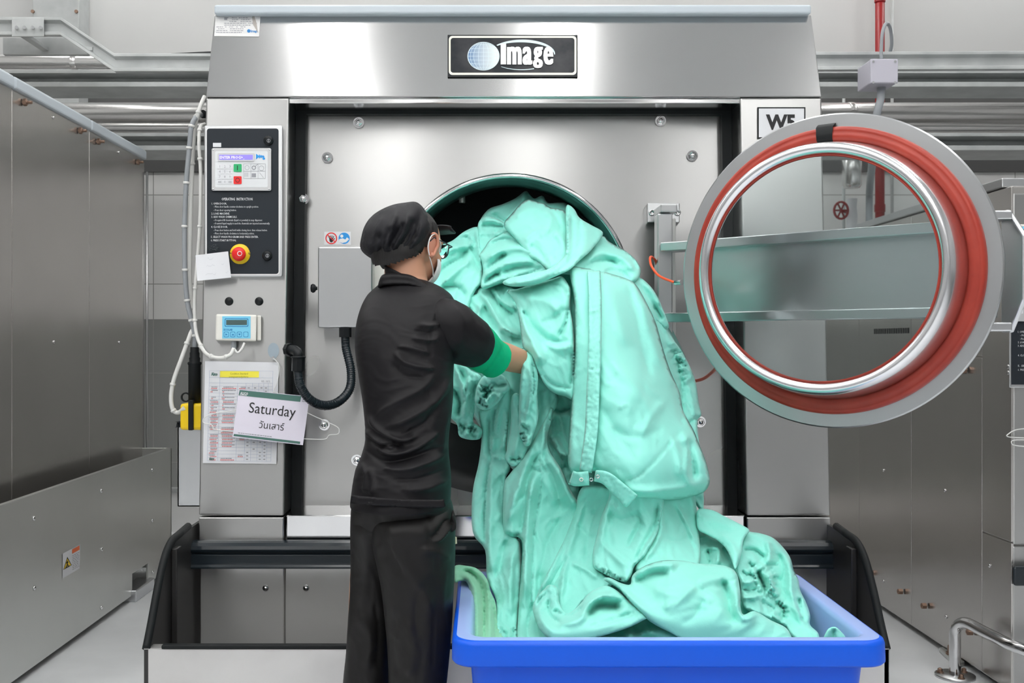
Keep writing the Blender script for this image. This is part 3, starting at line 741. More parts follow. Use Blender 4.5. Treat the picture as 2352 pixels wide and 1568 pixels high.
cs = [at(793, 770, 3.62), at(795, 800, 3.62), at(806, 850, 3.6), at(803, 893, 3.58), at(778, 922, 3.55), at(745, 931, 3.5), at(712, 917, 3.46), at(690, 885, 3.44), at(684, 850, 3.44)]
cond = spline(cs, 26); rr = [.0145+.0016*math.sin(i*2.4) for i in range(len(cond))]
t = thing('black_conduit', at(745, 931, 3.5), 'black ribbed conduit looping from the steel switch box to the left column', 'conduit')
MB().tube(cond, rr, 14).build('corrugated_tube', 'blackgloss', t)
mb = MB().cyl(at(793, 752, 3.62), at(793, 774, 3.62), .021, 8); mb.build('end_fitting', 'black', t)
mb = MB().cyl(at(685, 820, 3.44), at(684, 852, 3.44), .021, 8); mb.tube(spline([at(685, 826, 3.44), at(684, 811, 3.44), at(676, 804, 3.46), at(660, 803, 3.48)], 5), .016, 12)
mb.cyl(at(668, 803, 3.47), at(661, 803, 3.48), .022, 8); mb.lathe([(0, 0), (.024, 0), (.024, .006), (0, .006)], at(685, 822, 3.44), (0, 0, 1), 16); mb.build('elbow_fitting', 'black', t)
# safety stickers
t = thing('safety_sticker', PANEL(775, 562), 'white sticker with a red no-touch ring and a blue read-the-manual disc above the steel box', 'sticker')
MB().flat(rect(745, 532, 806, 562), PANEL, .001).build('sticker_sheet', 'paper', t)
ringp(mb := MB(), PANEL, 761, 547, 11, 13.5, .002); line(mb, PANEL, (751.5, 538), (770.5, 556), 2, .0024); mb.build('red_ring', 'red', t)
mb = MB().flat(circ(761, 551, 4.5, 12, 5.5), PANEL, .0018)
for q in range(4): line(mb, PANEL, (757.5+q*2.2, 550), (755+q*3.8, 540+abs(q-1.5)*1.2), 1.7, .0018)
line(mb, PANEL, (765, 552), (769, 547), 1.7, .0018); mb.build('hand_symbol', 'ink', t)
MB().flat(circ(790.5, 547, 13), PANEL, .0018).build('blue_disc', 'safetyblue', t)
mb = MB().flat(circ(785, 542, 3.6), PANEL, .0024).flat([(779, 549), (787, 547), (793, 550), (797, 545), (802, 549), (795, 556), (786, 558), (779, 555)], PANEL, .0024); mb.build('reader_symbol', 'white', t)
# ================================================================== machines at the sides
WL = SideP(-1.95); TR = SideP(-1.787)
t = thing('washing_machine', (-2.6, 4.9, 0), 'steel washing machine at the left edge, seen from its side', 'washing machine')
yA, yB, zT = 3.4, 6.12, 2.375
MB().box(-3.3, -1.952, yA, yB-.004, .25, zT).build('body_shell', 'steel_side', t, bevel=.006)
Y = lambda px: F*1.95/(CX-px)
seams = [yA, Y(27), Y(205), Y(332)]
for i in range(3): MB().box(-1.958, -1.95, seams[i]+.003, seams[i+1]-.003, .45, zT-.005).build('side_panel', 'steel_side', t, bevel=.002)
seams[0] = 3.4
for i in range(3): MB().box(-2.0, -1.935, seams[i]+.002, seams[i+1]-.002, zT-.01, zT+.045).build('top_trim', 'trim', t, bevel=.012, seg=3)
MB().tube([(-1.94, yB+.01, 2.3), (-1.94, yB+.01, .6)], .007, 8).build('edge_pipe', 'steel_plain', t)
for px, py in ((52, 235), (180, 300), (222, 325), (313, 372)):
    p = WL(px, py); MB().hexbolt(p, (1, 0, 0), .016, .014, washer=False).cyl(p, p+Vector((.04, 0, 0)), .007, 8).build('hex_bolt', 'copper', t)
for px, py in ((122, 270), (272, 350), (123, 785), (273, 786)): MB().lathe([(0, 0), (.009, 0), (.006, .005), (0, .006)], WL(px, py), (1, 0, 0), 12).build('screw', 'steel_mirror', t)
# its tray
zt3 = .714
mb = MB(); yn = 2.6; yf = 6.09
y1, y2 = F*1.787/(CX-304), F*1.787/(CX-341)
poly = [(yn, .03), (y1, .03), (y1, .14), (y2, .14), (y2, .03), (yf, .03), (yf, zt3), (yn, zt3)]
mb.hexa([(-1.787, y, z) for y, z in poly], [(-1.8, y, z) for y, z in poly])
mb.box(-1.812, -1.787, yn, yf, zt3-.006, zt3)
mb.box(-3.0, -1.787, yf-.012, yf, .03, zt3)
mb.build('drip_tray', 'steel_dark', t, bevel=.002)
MB().box(-1.95, -1.81, yn, yf-.02, .4, .41).box(-1.95, -1.946, yn, yf-.02, .4, .6).build('tray_bottom', 'inner_dark', t)
MB().box(-1.86, -1.76, y1-.02, y2+.02, 0, .06).build('foot', 'alu', t, bevel=.006)
for px, py in ((77, 1190), (232, 1127), (349, 1079), (233, 1261), (349, 1195), (78, 1350), (232, 1395), (350, 1313)): MB().lathe([(0, 0), (.011, 0), (.008, .006), (0, .008)], TR(px, py), (1, 0, 0), 14).build('screw', 'steel_mirror', t)
s = thing('warning_sticker', TR(164, 1325), 'warning sticker with a yellow triangle on the lower steel tray at the left', 'sticker')
MB().flat([(144, 1271), (184, 1249), (183, 1305), (144, 1328)], TR, .0015).build('sticker_sheet', 'paper', s)
def LS(u, v, off):   # sticker coordinates 0..1
    x = 144+40*u; return TR(x, 1271-22*u+v*(57-1*u), off)
mb = MB().flat([(.03, .62), (.27, .18), (.52, .62)], lambda u, v, o: LS(u, v+.05, o), .002); mb.build('triangle', 'black', s)
MB().flat([(.07, .60), (.27, .25), (.48, .60)], lambda u, v, o: LS(u, v+.05, o), .0026).build('triangle_fill', 'yellow', s)
mb = MB()
for a_, b2 in (((.27, .34), (.27, .5)), ((.2, .4), (.33, .42)), ((.27, .5), (.2, .58)), ((.27, .5), (.33, .57)), ((.14, .6), (.4, .6))):
    line(mb, lambda u, v, o: LS(u, v+.05, o), a_, b2, .045, .0032)
mb.build('falling_symbol', 'black', s)
MB().flat([(.54, .04), (.97, .04), (.97, .22), (.54, .22)], LS, .002).build('orange_header', 'orange', s)
mb = MB()
for i in range(9):
    v = .30+i*.07; x = .56
    while x < .93:
        l = .04+random.random()*.12; mb.flat([(x, v), (min(x+l, .95), v), (min(x+l, .95), v+.025), (x, v+.025)], LS, .002); x += l+.03
mb.build('small_print', 'greyink', s)

# ---- machine on the right
XW = 1.957; WR = SideP(XW); yF = 3.93
t = thing('washing_machine', (2.7, 4.8, 0), 'steel washing machine at the right edge behind the round door', 'washing machine')
YR = lambda px: F*XW/(px-CX)
MB().box(XW+.004, 3.9, yF+.02, 5.53, .02, 1.90).build('body_shell', 'steel_side', t, bevel=.006)
MB().box(XW+.004, 3.9, 5.53, 6.05, .02, 1.55).build('rear_shell', 'steel_side', t, bevel=.006)
ys = [yF, YR(2258), YR(2095), 5.52, 6.05]
for i in range(4):
    zt4 = 1.895 if i < 3 else 1.54
    if i == 0:
        MB().box(XW-.004, XW+.006, ys[0]+.002, ys[1]-.002, .58, zt4).build('side_panel', 'steel_side', t, bevel=.002)
        MB().box(XW-.004, XW+.006, ys[0]+.002, ys[1]-.002, .03, .575).build('side_panel', 'steel_side', t, bevel=.002)
    elif i == 1:
        MB().box(XW-.004, XW+.006, ys[1]+.002, ys[2]-.002, .03, 1.258).build('side_panel', 'steel_side', t, bevel=.002)
        MB().box(XW-.004, XW+.006, ys[1]+.002, ys[2]-.002, 1.263, zt4).build('side_panel', 'steel_side', t, bevel=.002)
    else: MB().box(XW-.004, XW+.006, ys[i]+.002, ys[i+1]-.002, .03, zt4).build('side_panel', 'steel_side', t, bevel=.002)
MB().box(XW-.01, 3.9, yF+.06, 5.55, 1.90, 1.935).build('top_trim', 'steel_plain', t, bevel=.004)
mb = MB()
for k in range(16):
    a = YR(2090)-.0+k*.028; mb.box(XW-.006, XW-.002, a, a+.014, 1.36, 1.385)
mb.build('vent_slots', 'black', t)
fx = XW+.002
MB().box(fx, 3.0, yF, yF+.03, .57, 1.87).build('front_panel', 'steel_face', t, bevel=.006)
MB().box(fx, 3.0, yF, yF+.03, .02, .565).build('lower_panel', 'steel_face', t, bevel=.004)
FR = lambda px, py, o=0: at(px, py, yF-o)
MB().plate(rect(2326, 1298, 2700, 1345), FR, 0, .05).build('bumper_rail', 'blackgloss', t, bevel=.012, seg=3)
cp = MB().plate(rect(2318, 690, 2480, 890), FR, 0, .02).build('control_panel', 'steel_plain', t, bevel=.003)
MB().flat(rect(2323, 700, 2474, 883), FR, .0212).build('panel_film', 'panelblack', cp)
mb = MB()
for y, x, wd, s in ((764, 2338, 35, '1. OPEN DOOR.'), (772, 2343, 90, '- Move door handle counter-clockwise'), (780, 2343, 52, '- Press door opening button.'), (788, 2338, 42, '2. LOAD MACHINE.'), (796, 2338, 59, '3. ADD WASH CHEMICALS.'), (818, 2338, 38, '4. CLOSE DOOR.'), (842, 2338, 100, '5. SELECT WASH PROGRAM'), (851, 2338, 58, '6. PRESS START BUTTON.')):
    text(mb, s, FR, x, y, 4.6, .0225, width=wd)
mb.build('instruction_lettering', bpy.data.materials['panel_white_print'], cp)
MB().plate(rect(2336, 620, 2420, 738), FR, .0, .03).build('keypad_plate', 'keypadgrey', cp, bevel=.003)
mb = MB()
for i in range(3):
    for j in range(5): mb.flat(rect(2341+i*12, 660+j*13, 2350+i*12, 668+j*13), FR, .031)
mb.build('keys', 'paper', cp)
for py in (842, 856): MB().lathe([(0, 0), (.01, 0), (.008, .006), (0, .007)], WR(2318, py), (-1, 0, 0), 12).build('screw', 'steel_mirror', t)
for px, py in ((2222, 850), (2002, 1315), (2075, 1358), (2130, 1391), (2236, 1451)):
    p = WR(px, py, .004); MB().hexbolt(p, (-1, 0, 0), .014, .02, washer=False).build('hex_bolt', 'copper', t)
for px, py in ((2030, 1080), (2171, 1126), (2030, 1334), (2174, 1416), (2274, 1299)): MB().lathe([(0, 0), (.009, 0), (.006, .005), (0, .006)], WR(px, py, .004), (-1, 0, 0), 12).build('screw', 'steel_mirror', t)
# blue faced dosing display on it
d_ = thing('dosing_controller', at(2352, 567, yF), 'blue faced dosing controller partly cut off at the right edge', 'controller')
MB().plate(rect(2338, 515, 2440, 566), FR, .0, .05).build('controller_case', 'cream', d_, bevel=.004)
MB().flat(rect(2340, 520, 2436, 560), FR, .051).build('controller_film', 'cyan', d_)
MB().flat(rect(2345, 526, 2420, 538), FR, .052).build('display', 'lcddark', d_)
mb = MB(); text(mb, 'ECOLAB', FR, 2341, 546, 4.5, .052, width=22, bold=.03)
band(mb, rrect(2342, 549, 2353, 559, 2), rrect(2343, 550, 2352, 558, 1.5), FR, .052); mb.build('controller_print', 'blueink', d_)
# wire hanger ends on the right machine
tag(MB().tube(spline([at(2420, 985, yF-.03), at(2345, 985, yF-.03), at(2318, 995, yF-.035), at(2322, 1004, yF-.04), at(2420, 1006, yF-.03)], 6), .002, 6).tube(spline([at(2420, 1012, yF-.03), at(2335, 1010, yF-.04), at(2324, 1018, yF-.045), at(2340, 1024, yF-.04), at(2420, 1030, yF-.03)], 6), .002, 6).build('wire_hanger', 'wire', base=at(2380, 1000, yF)), 'white wire hangers on the front of the right machine, cut by the photo edge', 'hanger')
# guard rail
t = thing('guard_rail', (1.93, 4.2, 0), 'bent stainless pipe guard rail bolted to the floor at the lower right', 'guard rail')
D = 3.86
MB().tube(spline([(1.86, D+.33, .0), (1.86, D+.33, .12), (1.862, D+.325, .19), (1.875, D+.27, .228), (1.895, D+.13, .225), (1.935, D-.02, .215), (2.05, D-.07, .205), (2.6, D-.12, .20)], 8), .022, 16).build('rail_pipe', 'steel_mirror', t)
MB().lathe([(0, 0), (.075, 0), (.075, .01), (0, .01)], (1.86, D+.33, 0), (0, 0, 1), 28).build('base_flange', 'steel_plain', t)
for a_ in (30, 150, 270): MB().hexbolt((1.86+.055*math.cos(R(a_)), D+.33+.055*math.sin(R(a_)), .01), (0, 0, 1), .009, .012).build('anchor_bolt', 'copper', t)
q = [at(x, y, HC*F/(y-CY)) for x, y in ((2157, 1497), (2180, 1492), (2216, 1530), (2196, 1534))]
s = MB().hexa(q, [v+Vector((0, 0, .02)) for v in q]); f_ = tag(s.build('foot_plate', 'steel_dark', base=q[0], bevel=.003), 'small steel foot plate with a bolt beside the guard rail', 'plate')
MB().hexbolt((q[0]+q[2])/2+Vector((0, 0, .02)), (0, 0, 1), .016, .03).build('anchor_bolt', 'copper', f_)

# ================================================================== things at the left column
t = thing('dosing_controller', FACE(548, 784), 'white dosing controller with a pale blue keypad film on the left column', 'controller')
DCN = Lean(FACE.a-.035, FACE.b)
MB().plate([(496, 721), (590, 723), (589, 784), (495, 782)], DCN, -.035, .005).build('controller_case', 'cream', t, bevel=.006, seg=3)
MB().plate(rect(590, 724, 600, 782), FACE, .0, .022).build('case_back', 'cream', t, bevel=.004)
MB().flat(rect(510.5, 726, 575.5, 777), DCN, .0062).build('controller_film', 'cyan', t)
mb = MB(); band(mb, rrect(516, 731, 570.5, 750, 3), rrect(517.3, 732.3, 569.2, 748.7, 3), DCN, .0068)
for i in range(4): band(mb, rrect(514+i*15, 761.5, 525.5+i*15, 774, 3), rrect(515+i*15, 762.5, 524.5+i*15, 773, 2.5), DCN, .0068)
text(mb, 'ECOLAB', DCN, 514, 759, 4.4, .0068, width=20, bold=.04)
mb.flat([(518, 765.5), (522.5, 768), (518, 770.5)], DCN, .0068).flat([(532.3, 770), (535, 765.5), (537.7, 770)], DCN, .0068).flat([(547.3, 766), (552.7, 766), (550, 770.5)], DCN, .0068)
mb.build('controller_print', 'blueink', t)
MB().flat(rect(519.5, 734.5, 567, 746), DCN, .0072).build('display', 'lcddark', t)
MB().cyl(FACE(537, 784, .02), FACE(537, 800, .02), .009, 12).build('cable_gland', 'cable', t)
# laminated chart
CH = Lean(FACE.a-.006, FACE.b)
def bil(q):
    (x0, y0), (x1, y1), (x2, y2), (x3, y3) = q
    def f(S):
        def g(u, v, off=0):
            return S((1-u)*(1-v)*x0+u*(1-v)*x1+u*v*x2+(1-u)*v*x3, (1-u)*(1-v)*y0+u*(1-v)*y1+u*v*y2+(1-u)*v*y3, off)
        return g
    return f
t = thing('laminated_chart', FACE(550, 1064), 'tall white laminated chart with a yellow title bar taped to the left column', 'chart')
q = [(471, 829), (640, 832), (635, 1065), (466, 1063)]
MB().hexa([CH(x, y, .0) for x, y in rrect(471, 829, 640, 832+232, 4)] if False else [CH(x, y, 0) for x, y in q], [CH(x, y, .0015) for x, y in q]).build('laminate', 'paper', t)
G = bil([(481, 851), (627, 852), (622, 1059), (476, 1058)])(CH)
lm = MB(); cols = [0, .165, .42, .455, .60, .70, .80, .86, .93, 1.0]
nr = 42
def gl(mb, a, b2, w_, off=.0022):
    mb.flat([(a[0]-w_*(a[1] != b2[1]), a[1]-w_*.7*(a[0] != b2[0])), (b2[0]+w_*(a[1] != b2[1]) if a[0] == b2[0] else b2[0], a[1]-w_*.7 if a[0] != b2[0] else a[1]), (b2[0]+w_*(a[0] == b2[0]), b2[1]+w_*.7*(a[0] != b2[0])), (a[0]-w_*(a[0] == b2[0]), b2[1]+w_*.7*(a[0] != b2[0]))], G, off)
for v in [0, .075, .135, .17]+[.17+.83*i/22 for i in range(1, 23)]: gl(lm, (0, v), (1, v), .0018)
for u in (0, .165, .45, .58, .68, .78, .86, .93, 1.0): gl(lm, (u, .135 if u not in (0, .165, 1.0) else 0), (u, 1), .0022)
lm.build('grid_lines', mat('chart_lines', (.45, .5, .62), .6), t)
MB().flat([(.168, .003), (.78, .003), (.78, .072), (.168, .072)], G, .0024).build('title_bar', 'yellowink', t)
rd = MB(); gy = MB()
for i in range(22):
    v = .17+.83*i/22
    for (ua, ub), p_ in (((.02, .15), .8), ((.20, .42), .85), ((.47, .57), .5)):
        if random.random() < p_: 
            for k, mbx in ((0, gy), (1, rd)):
                x = ua+random.random()*.03; e = ub-random.random()*.04
                if i in (1, 2, 3, 5, 6) and k: e = x+.02
                while x < e:
                    l = .008+random.random()*.02; mbx.flat([(x, v+.006+k*.016), (x+l, v+.006+k*.016), (x+l, v+.015+k*.016), (x, v+.015+k*.016)], G, .0026); x += l+.004
    for u in (.62, .72, .82, .89):
        if random.random() < .75: gy.flat([(u-.012, v+.012), (u+.022, v+.012), (u+.022, v+.022), (u-.012, v+.022)], G, .0026)
rd.build('red_entries', 'redink', t); gy.build('grey_entries', 'greyink', t)
mb = MB(); text(mb, 'Condition Standard', CH, 549, 860, 4.5, .0028, align='c', width=41); text(mb, 'มาตรฐานการปฏิบัติงาน', CH, 548, 867, 4, .0028, align='c', width=44)
mb.build('title_lettering', mat('olive_ink', (.25, .25, .02), .6), t)
mb = MB(); text(mb, 'W5 - W15', CH, 600, 878, 5, .0028, width=20); mb.build('range_lettering', 'greyink', t)
mb = MB(); text(mb, 'Alsco', CH, 485, 862, 7.5, .0028, width=15, bold=.05); text(mb, 'Alsco', CH, 480, 1056, 6, .0028, width=12, bold=.05); mb.build('logo_lettering', 'greenink', t)
# wire hanger hung on the column's hook, holding the day sign
t = thing('wire_hanger', FACE(630, 822, .02), 'white wire hanger hanging in front of the laminated chart', 'hanger')
HG = lambda px, py, o=.03: FACE(px, py, o)
wire = [(626, 822, .02), (634, 828, .022), (641, 840, .024), (640, 858, .026), (636, 880, .028), (630, 893, .03), (628, 900, .03)]
MB().tube(spline([HG(*p) for p in wire], 6), .0016, 8).build('hook', 'wire', t)
loop = [(628, 900, .03), (600, 925, .02), (560, 938, .018), (528, 944, .018), (488, 950, .02), (471, 958, .022), (466, 966, .022), (470, 972, .022), (484, 974, .022), (489, 980, .022), (493, 986, .022), (540, 991, .02), (620, 1002, .02), (690, 1007, .03), (735, 1009, .05), (750, 1007, .05), (756, 999, .05), (775, 997, .05), (779, 990, .05), (774, 980, .05), (745, 966, .05), (700, 945, .035), (660, 920, .03)]
MB().tube(spline([HG(*p) for p in loop], 5, closed=True), .0016, 8, closed=True).build('hanger_frame', 'wire', t)
MB().flat(circ(628, 805, 13, 24, 18), FACE, .002).build('sticky_pad', mat('pale_blue_film', (.35, .42, .48), .3), W5)
mb = MB().cyl(FACE(627, 822, .0), FACE(627, 822, .022), .006, 10); mb.build('hook_peg', 'alu', W5)
t = thing('day_sign', FACE(620, 1020, .05), 'pale lilac laminated sign reading Saturday, tilted on the wire hanger', 'sign')
DS = lambda px, py, o=0: FACE(px, py, .04+o)
q = [(549, 894), (711, 910), (696, 1022), (534, 1003)]
MB().hexa([DS(x, y, 0) for x, y in q], [DS(x, y, .0015) for x, y in q]).build('laminate', 'paperlilac', t)
G = bil(q)(DS)
mb = MB().flat([(.01, .01), (.885, .012), (.88, .13), (.005, .125)], G, .002).flat([(.015, .935), (.955, .935), (.955, .985), (.012, .98)], G, .002); mb.build('green_bars', mat('sign_green', (.08, .19, .16), .5), t)
G2 = lambda x, y, o=0: G(x/162, y/112, o)
mb = MB(); text(mb, 'Saturday', G2, 82, 51, 25, .0025, align='c', width=107, res=4); text(mb, 'วันเสาร์', G2, 85, 84, 16, .0025, align='c', width=57, res=4); mb.build('day_lettering', 'ink', t)
mb = MB(); text(mb, 'ALSCO', G2, 4, 11, 6, .0028, width=18, bold=.04)
mb.flat([(.02, .105), (.12, .105), (.12, .115), (.02, .115)], G, .0028); mb.build('logo_lettering', 'paper', t)
mb = MB()
x = .07
while x < .55: l = .01+random.random()*.03; mb.flat([(x, .895), (x+l, .895), (x+l, .91), (x, .91)], G, .0025); x += l+.008
for i in range(4): mb.flat([(.90, .02+i*.03), (.93+random.random()*.04, .02+i*.03), (.93, .033+i*.03), (.90, .033+i*.03)], G, .0025)
mb.build('small_print', 'greyink', t)
# handwritten note taped to the control panel
NT = Lean(FACE.a-.036, FACE.b)
t = thing('paper_note', FACE(490, 644), 'small white paper note taped over the lower left corner of the control panel', 'note')
q = [(449, 586), (524, 577), (531, 637), (453, 645)]
vs = []; fs = []
for i in range(9):
    for j in range(7):
        u, v = i/8, j/6; P_ = bil(q)(NT)(u, v, .002+.006*math.sin(u*2.2+v)+.004*v*v); vs.append(P_)
for i in range(8):
    for j in range(6): fs.append((i*7+j, i*7+j+1, i*7+7+j+1, i*7+7+j))
o = MB().add(vs, fs, 0, True).build('note_sheet', 'paper', t)
G = bil(q)(NT); hw = MB()
for (u0, v0, n_) in ((.30, .45, 7), (.75, .45, 2), (.25, .80, 9), (.85, .78, 3), (.35, .2, 5)):
    pts = [(u0+k*.035+random.random()*.01, v0+random.uniform(-.05, .05)) for k in range(n_+1)]
    for k in range(n_):
        a, b2 = pts[k], pts[k+1]; hw.flat([(a[0], a[1]), (b2[0], b2[1]), (b2[0], b2[1]+.012), (a[0], a[1]+.012)], lambda u, v, o: G(u, v, .0025+.006*math.sin(u*2.2+v)+.004*v*v), .0)
hw.build('handwriting', mat('faint_pencil', (.55, .56, .6), .6), t)
# cables left of the column
def cable(pts, r, m, label, base=None, ties=0):
    P_ = [Vector(v) for v in spline([at(*p) for p in pts], 7)]
    o = MB().tube(P_, r, 12).build('cable', m, base=P_[0]); tag(o, label, 'cable')
    if ties:
        for k in range(1, ties+1):
            i = int(k*(len(P_)-1)/(ties+1)); a = P_[i]; d = (P_[i+1]-P_[i-1]).normalized()
            MB().lathe([(r, -.004), (r+.0025, -.004), (r+.0025, .004), (r, .004)], a, d, 12).build('cable_tie', 'cablewhite', o)
    return o
cable([(468, 262, 3.75), (452, 268, 3.68), (440, 290, 3.66), (435, 340, 3.66), (428, 420, 3.66), (424, 520, 3.66), (425, 620, 3.66), (430, 690, 3.66), (440, 735, 3.66), (448, 770, 3.66), (447, 800, 3.66)], .0085, 'cable', 'thick grey cable hanging left of the control panel column', ties=9)
cable([(470, 285, 3.70), (460, 292, 3.66), (457, 330, 3.64), (461, 400, 3.64), (459, 520, 3.64), (450, 640, 3.64), (447, 700, 3.64), (450, 760, 3.62), (462, 795, 3.56), (478, 815, 3.49), (505, 822, 3.46), (528, 815, 3.46), (537, 800, 3.47)], .0062, 'cablewhite', 'thin white cable that runs down the column and curves to the dosing controller', ties=8)
cable([(470, 222, 3.7), (462, 240, 3.68), (455, 262, 3.67), (447, 300, 3.69), (440, 420, 3.69), (436, 640, 3.69), (446, 740, 3.68), (437, 768, 3.66), (418, 820, 3.64), (400, 870, 3.64), (393, 910, 3.64), (397, 940, 3.64), (410, 947, 3.64), (424, 936, 3.62)], .0075, 'cablewhite', 'white cable that loops down left of the yellow plug unit', ties=6)
MB().cyl(at(466, 262, 3.72), at(474, 262, 3.74), .015, 12).build('cable_gland', 'black', W5)
cable([(537, 800, 3.47), (546, 810, 3.47), (556, 800, 3.475), (561, 788, 3.49)], .004, 'cablewhite', 'short thin cable bent under the dosing controller')
# hand-held plug unit in its steel pocket
t = thing('plug_unit', at(440, 975, 3.66), 'black and yellow cable plug unit standing in the steel pocket left of the column', 'plug')
c = at(447, 975, 3.66); zt = at(0, 797, 3.66).z; z1_ = at(0, 925, 3.66).z; zb = at(0, 972, 3.66).z
pr = [(0, z1_), (.021, z1_), (.021, at(0, 838, 3.66).z), (.0235, at(0, 836, 3.66).z), (.0235, at(0, 832, 3.66).z), (.018, at(0, 830, 3.66).z), (.019, at(0, 822, 3.66).z), (.0165, at(0, 820, 3.66).z), (.0165, at(0, 810, 3.66).z), (.0145, at(0, 808, 3.66).z), (.0145, zt), (0, zt)]
MB().lathe(pr, (c.x, 3.66, 0), (0, 0, 1), 24).build('black_grip', 'rubber', t)
MB().box(c.x-.04, c.x+.04, 3.62, 3.70, zb-.02, z1_).build('yellow_body', 'yellow', t, bevel=.01, seg=3)
MB().box(c.x-.009, c.x+.008, 3.61, 3.71, zb-.02, z1_+.012).build('black_strap', 'rubber', t, bevel=.003)
MB().lathe([(.012, -.004), (.017, -.004), (.017, .004), (.012, .004), (.012, -.004)], at(427, 912, 3.66), (0, 1, 0), 18).build('hanging_ring', 'rubber', t)
a = at(408, 978, 3.64); b_ = at(470, 1163, 3.64)
t = thing('steel_pocket', (a.x+.05, 3.7, b_.z), 'narrow grey steel pocket hung on the left side of the column', 'steel pocket')
mb = MB(); mb.box(a.x, b_.x, 3.64, 3.644, b_.z, a.z).box(a.x, a.x+.004, 3.64, 3.74, b_.z, a.z).box(a.x, b_.x, 3.74, 3.744, b_.z, a.z).box(a.x, b_.x, 3.64, 3.744, b_.z, b_.z+.004)
mb.build('pocket_body', 'steel_plain', t)
a2 = at(405, 971, 3.63)
MB().box(a2.x, XL-.003, 3.628, 3.65, a.z-.004, a2.z+.004).box(a2.x, a2.x+.012, 3.628, 3.75, a.z-.004, a2.z+.004).box(a2.x, XL-.003, 3.735, 3.755, a.z-.004, a2.z+.004).build('rubber_lip', 'rubber', t, bevel=.003)
# ================================================================== folded cloth, sculpted as closed volumes
class Perlin:
    def __init__(s, seed):
        r = np.random.RandomState(seed); s.p = r.permutation(256); s.p = np.concatenate([s.p, s.p]); a = r.rand(256)*2*np.pi; s.g = np.stack([np.cos(a), np.sin(a)], 1)
    def __call__(s, x, y):
        xi = np.floor(x).astype(int); yi = np.floor(y).astype(int); xf = x-xi; yf = y-yi
        f = lambda t: t*t*t*(t*(t*6-15)+10)
        u, v = f(xf), f(yf); g = s.g
        def d(i, j):
            h = s.p[(s.p[(xi+i) & 255]+yi+j) & 255]; return g[h, 0]*(xf-i)+g[h, 1]*(yf-j)
        return ((1-u)*(1-v)*d(0, 0)+u*(1-v)*d(1, 0)+(1-u)*v*d(0, 1)+u*v*d(1, 1))*1.4
def segdist(P, poly, closed=True):
    """distance of the points P to a polyline, and the arc parameter 0..1 of the nearest point"""
    A = np.array(poly, float); B = np.roll(A, -1, 0) if closed else A[1:]; A = A if closed else A[:-1]
    best = np.full(len(P), 1e9); par = np.zeros(len(P)); L = np.concatenate([[0], np.cumsum(np.linalg.norm(B-A, axis=1))])
    side = np.zeros(len(P))
    for i in range(len(A)):
        d = B[i]-A[i]; l2 = max((d**2).sum(), 1e-9); r = P-A[i]
        t = np.clip((r@d)/l2, 0, 1); q = r-t[:, None]*d; dd = np.sqrt((q**2).sum(1)); m = dd < best
        best[m] = dd[m]; par[m] = ((L[i]+t*math.sqrt(l2))/L[-1])[m]; side[m] = np.sign(d[0]*r[:, 1]-d[1]*r[:, 0])[m]
    return best, par, side
def folds_height(P, folds):
    """folds: (points px, width px, height m[, lean]); a positive height is a ridge, a negative one a crease"""
    h = np.zeros(len(P))
    for f in folds:
        pts = spline(f[0], 5) if len(f[0]) > 2 else f[0]
        wd, a = f[1], f[2]; lean = f[3] if len(f) > 3 else 0
        d, t, sd = segdist(P, [tuple(p) for p in pts], False)
        taper = np.clip(np.minimum(t, 1-t)*5+.12, 0, 1); taper = taper*taper*(3-2*taper)
        w_ = wd*(.5+.5*taper)*(1+lean*sd)
        if a < 0: prof = np.exp(-np.sqrt((d/w_)**2+.02)*1.6)
        else: prof = .45*np.exp(-(d/w_)**2*1.5)+.55*np.exp(-np.sqrt((d/w_)**2+.03)*1.7)
        h += a*taper*prof*2.4
    return h
def wrinkles(P, ang, seed, amp, lam=34., stretch=3.2, crumple=.5, warp=30.):
    """folds running along the direction ang (degrees, px frame) over finer crumpling"""
    pn = Perlin(seed); x, y = P[:, 0], P[:, 1]
    a = R(ang)+.5*pn(x/260+7, y/260+3)
    wx = x+warp*pn(x/90+11, y/90); wy = y+warp*pn(x/90, y/90+31)
    c, s_ = math.cos(R(ang)), math.sin(R(ang))
    u = (wx*c+wy*s_); v = (-wx*s_+wy*c)
    n1 = pn(u/(lam*stretch), v/lam); n2 = pn(u/(lam*stretch*.5)+50, v/(lam*.5)+9)
    r1 = 1-np.abs(n1)*2.2; r2 = 1-np.abs(n2)*2.2
    n3 = pn(wx/28+4, wy/28+8); n4 = pn(wx/13+4, wy/15+8)
    r1 = np.clip(r1, -.6, 1)**3*.5+r1*.5
    return amp*(.75*r1+.42*r2*(.4+.6*np.clip(n1+.5, 0, 1)))+amp*crumple*(.30*(1-np.abs(n3)*2)+.10*n4)
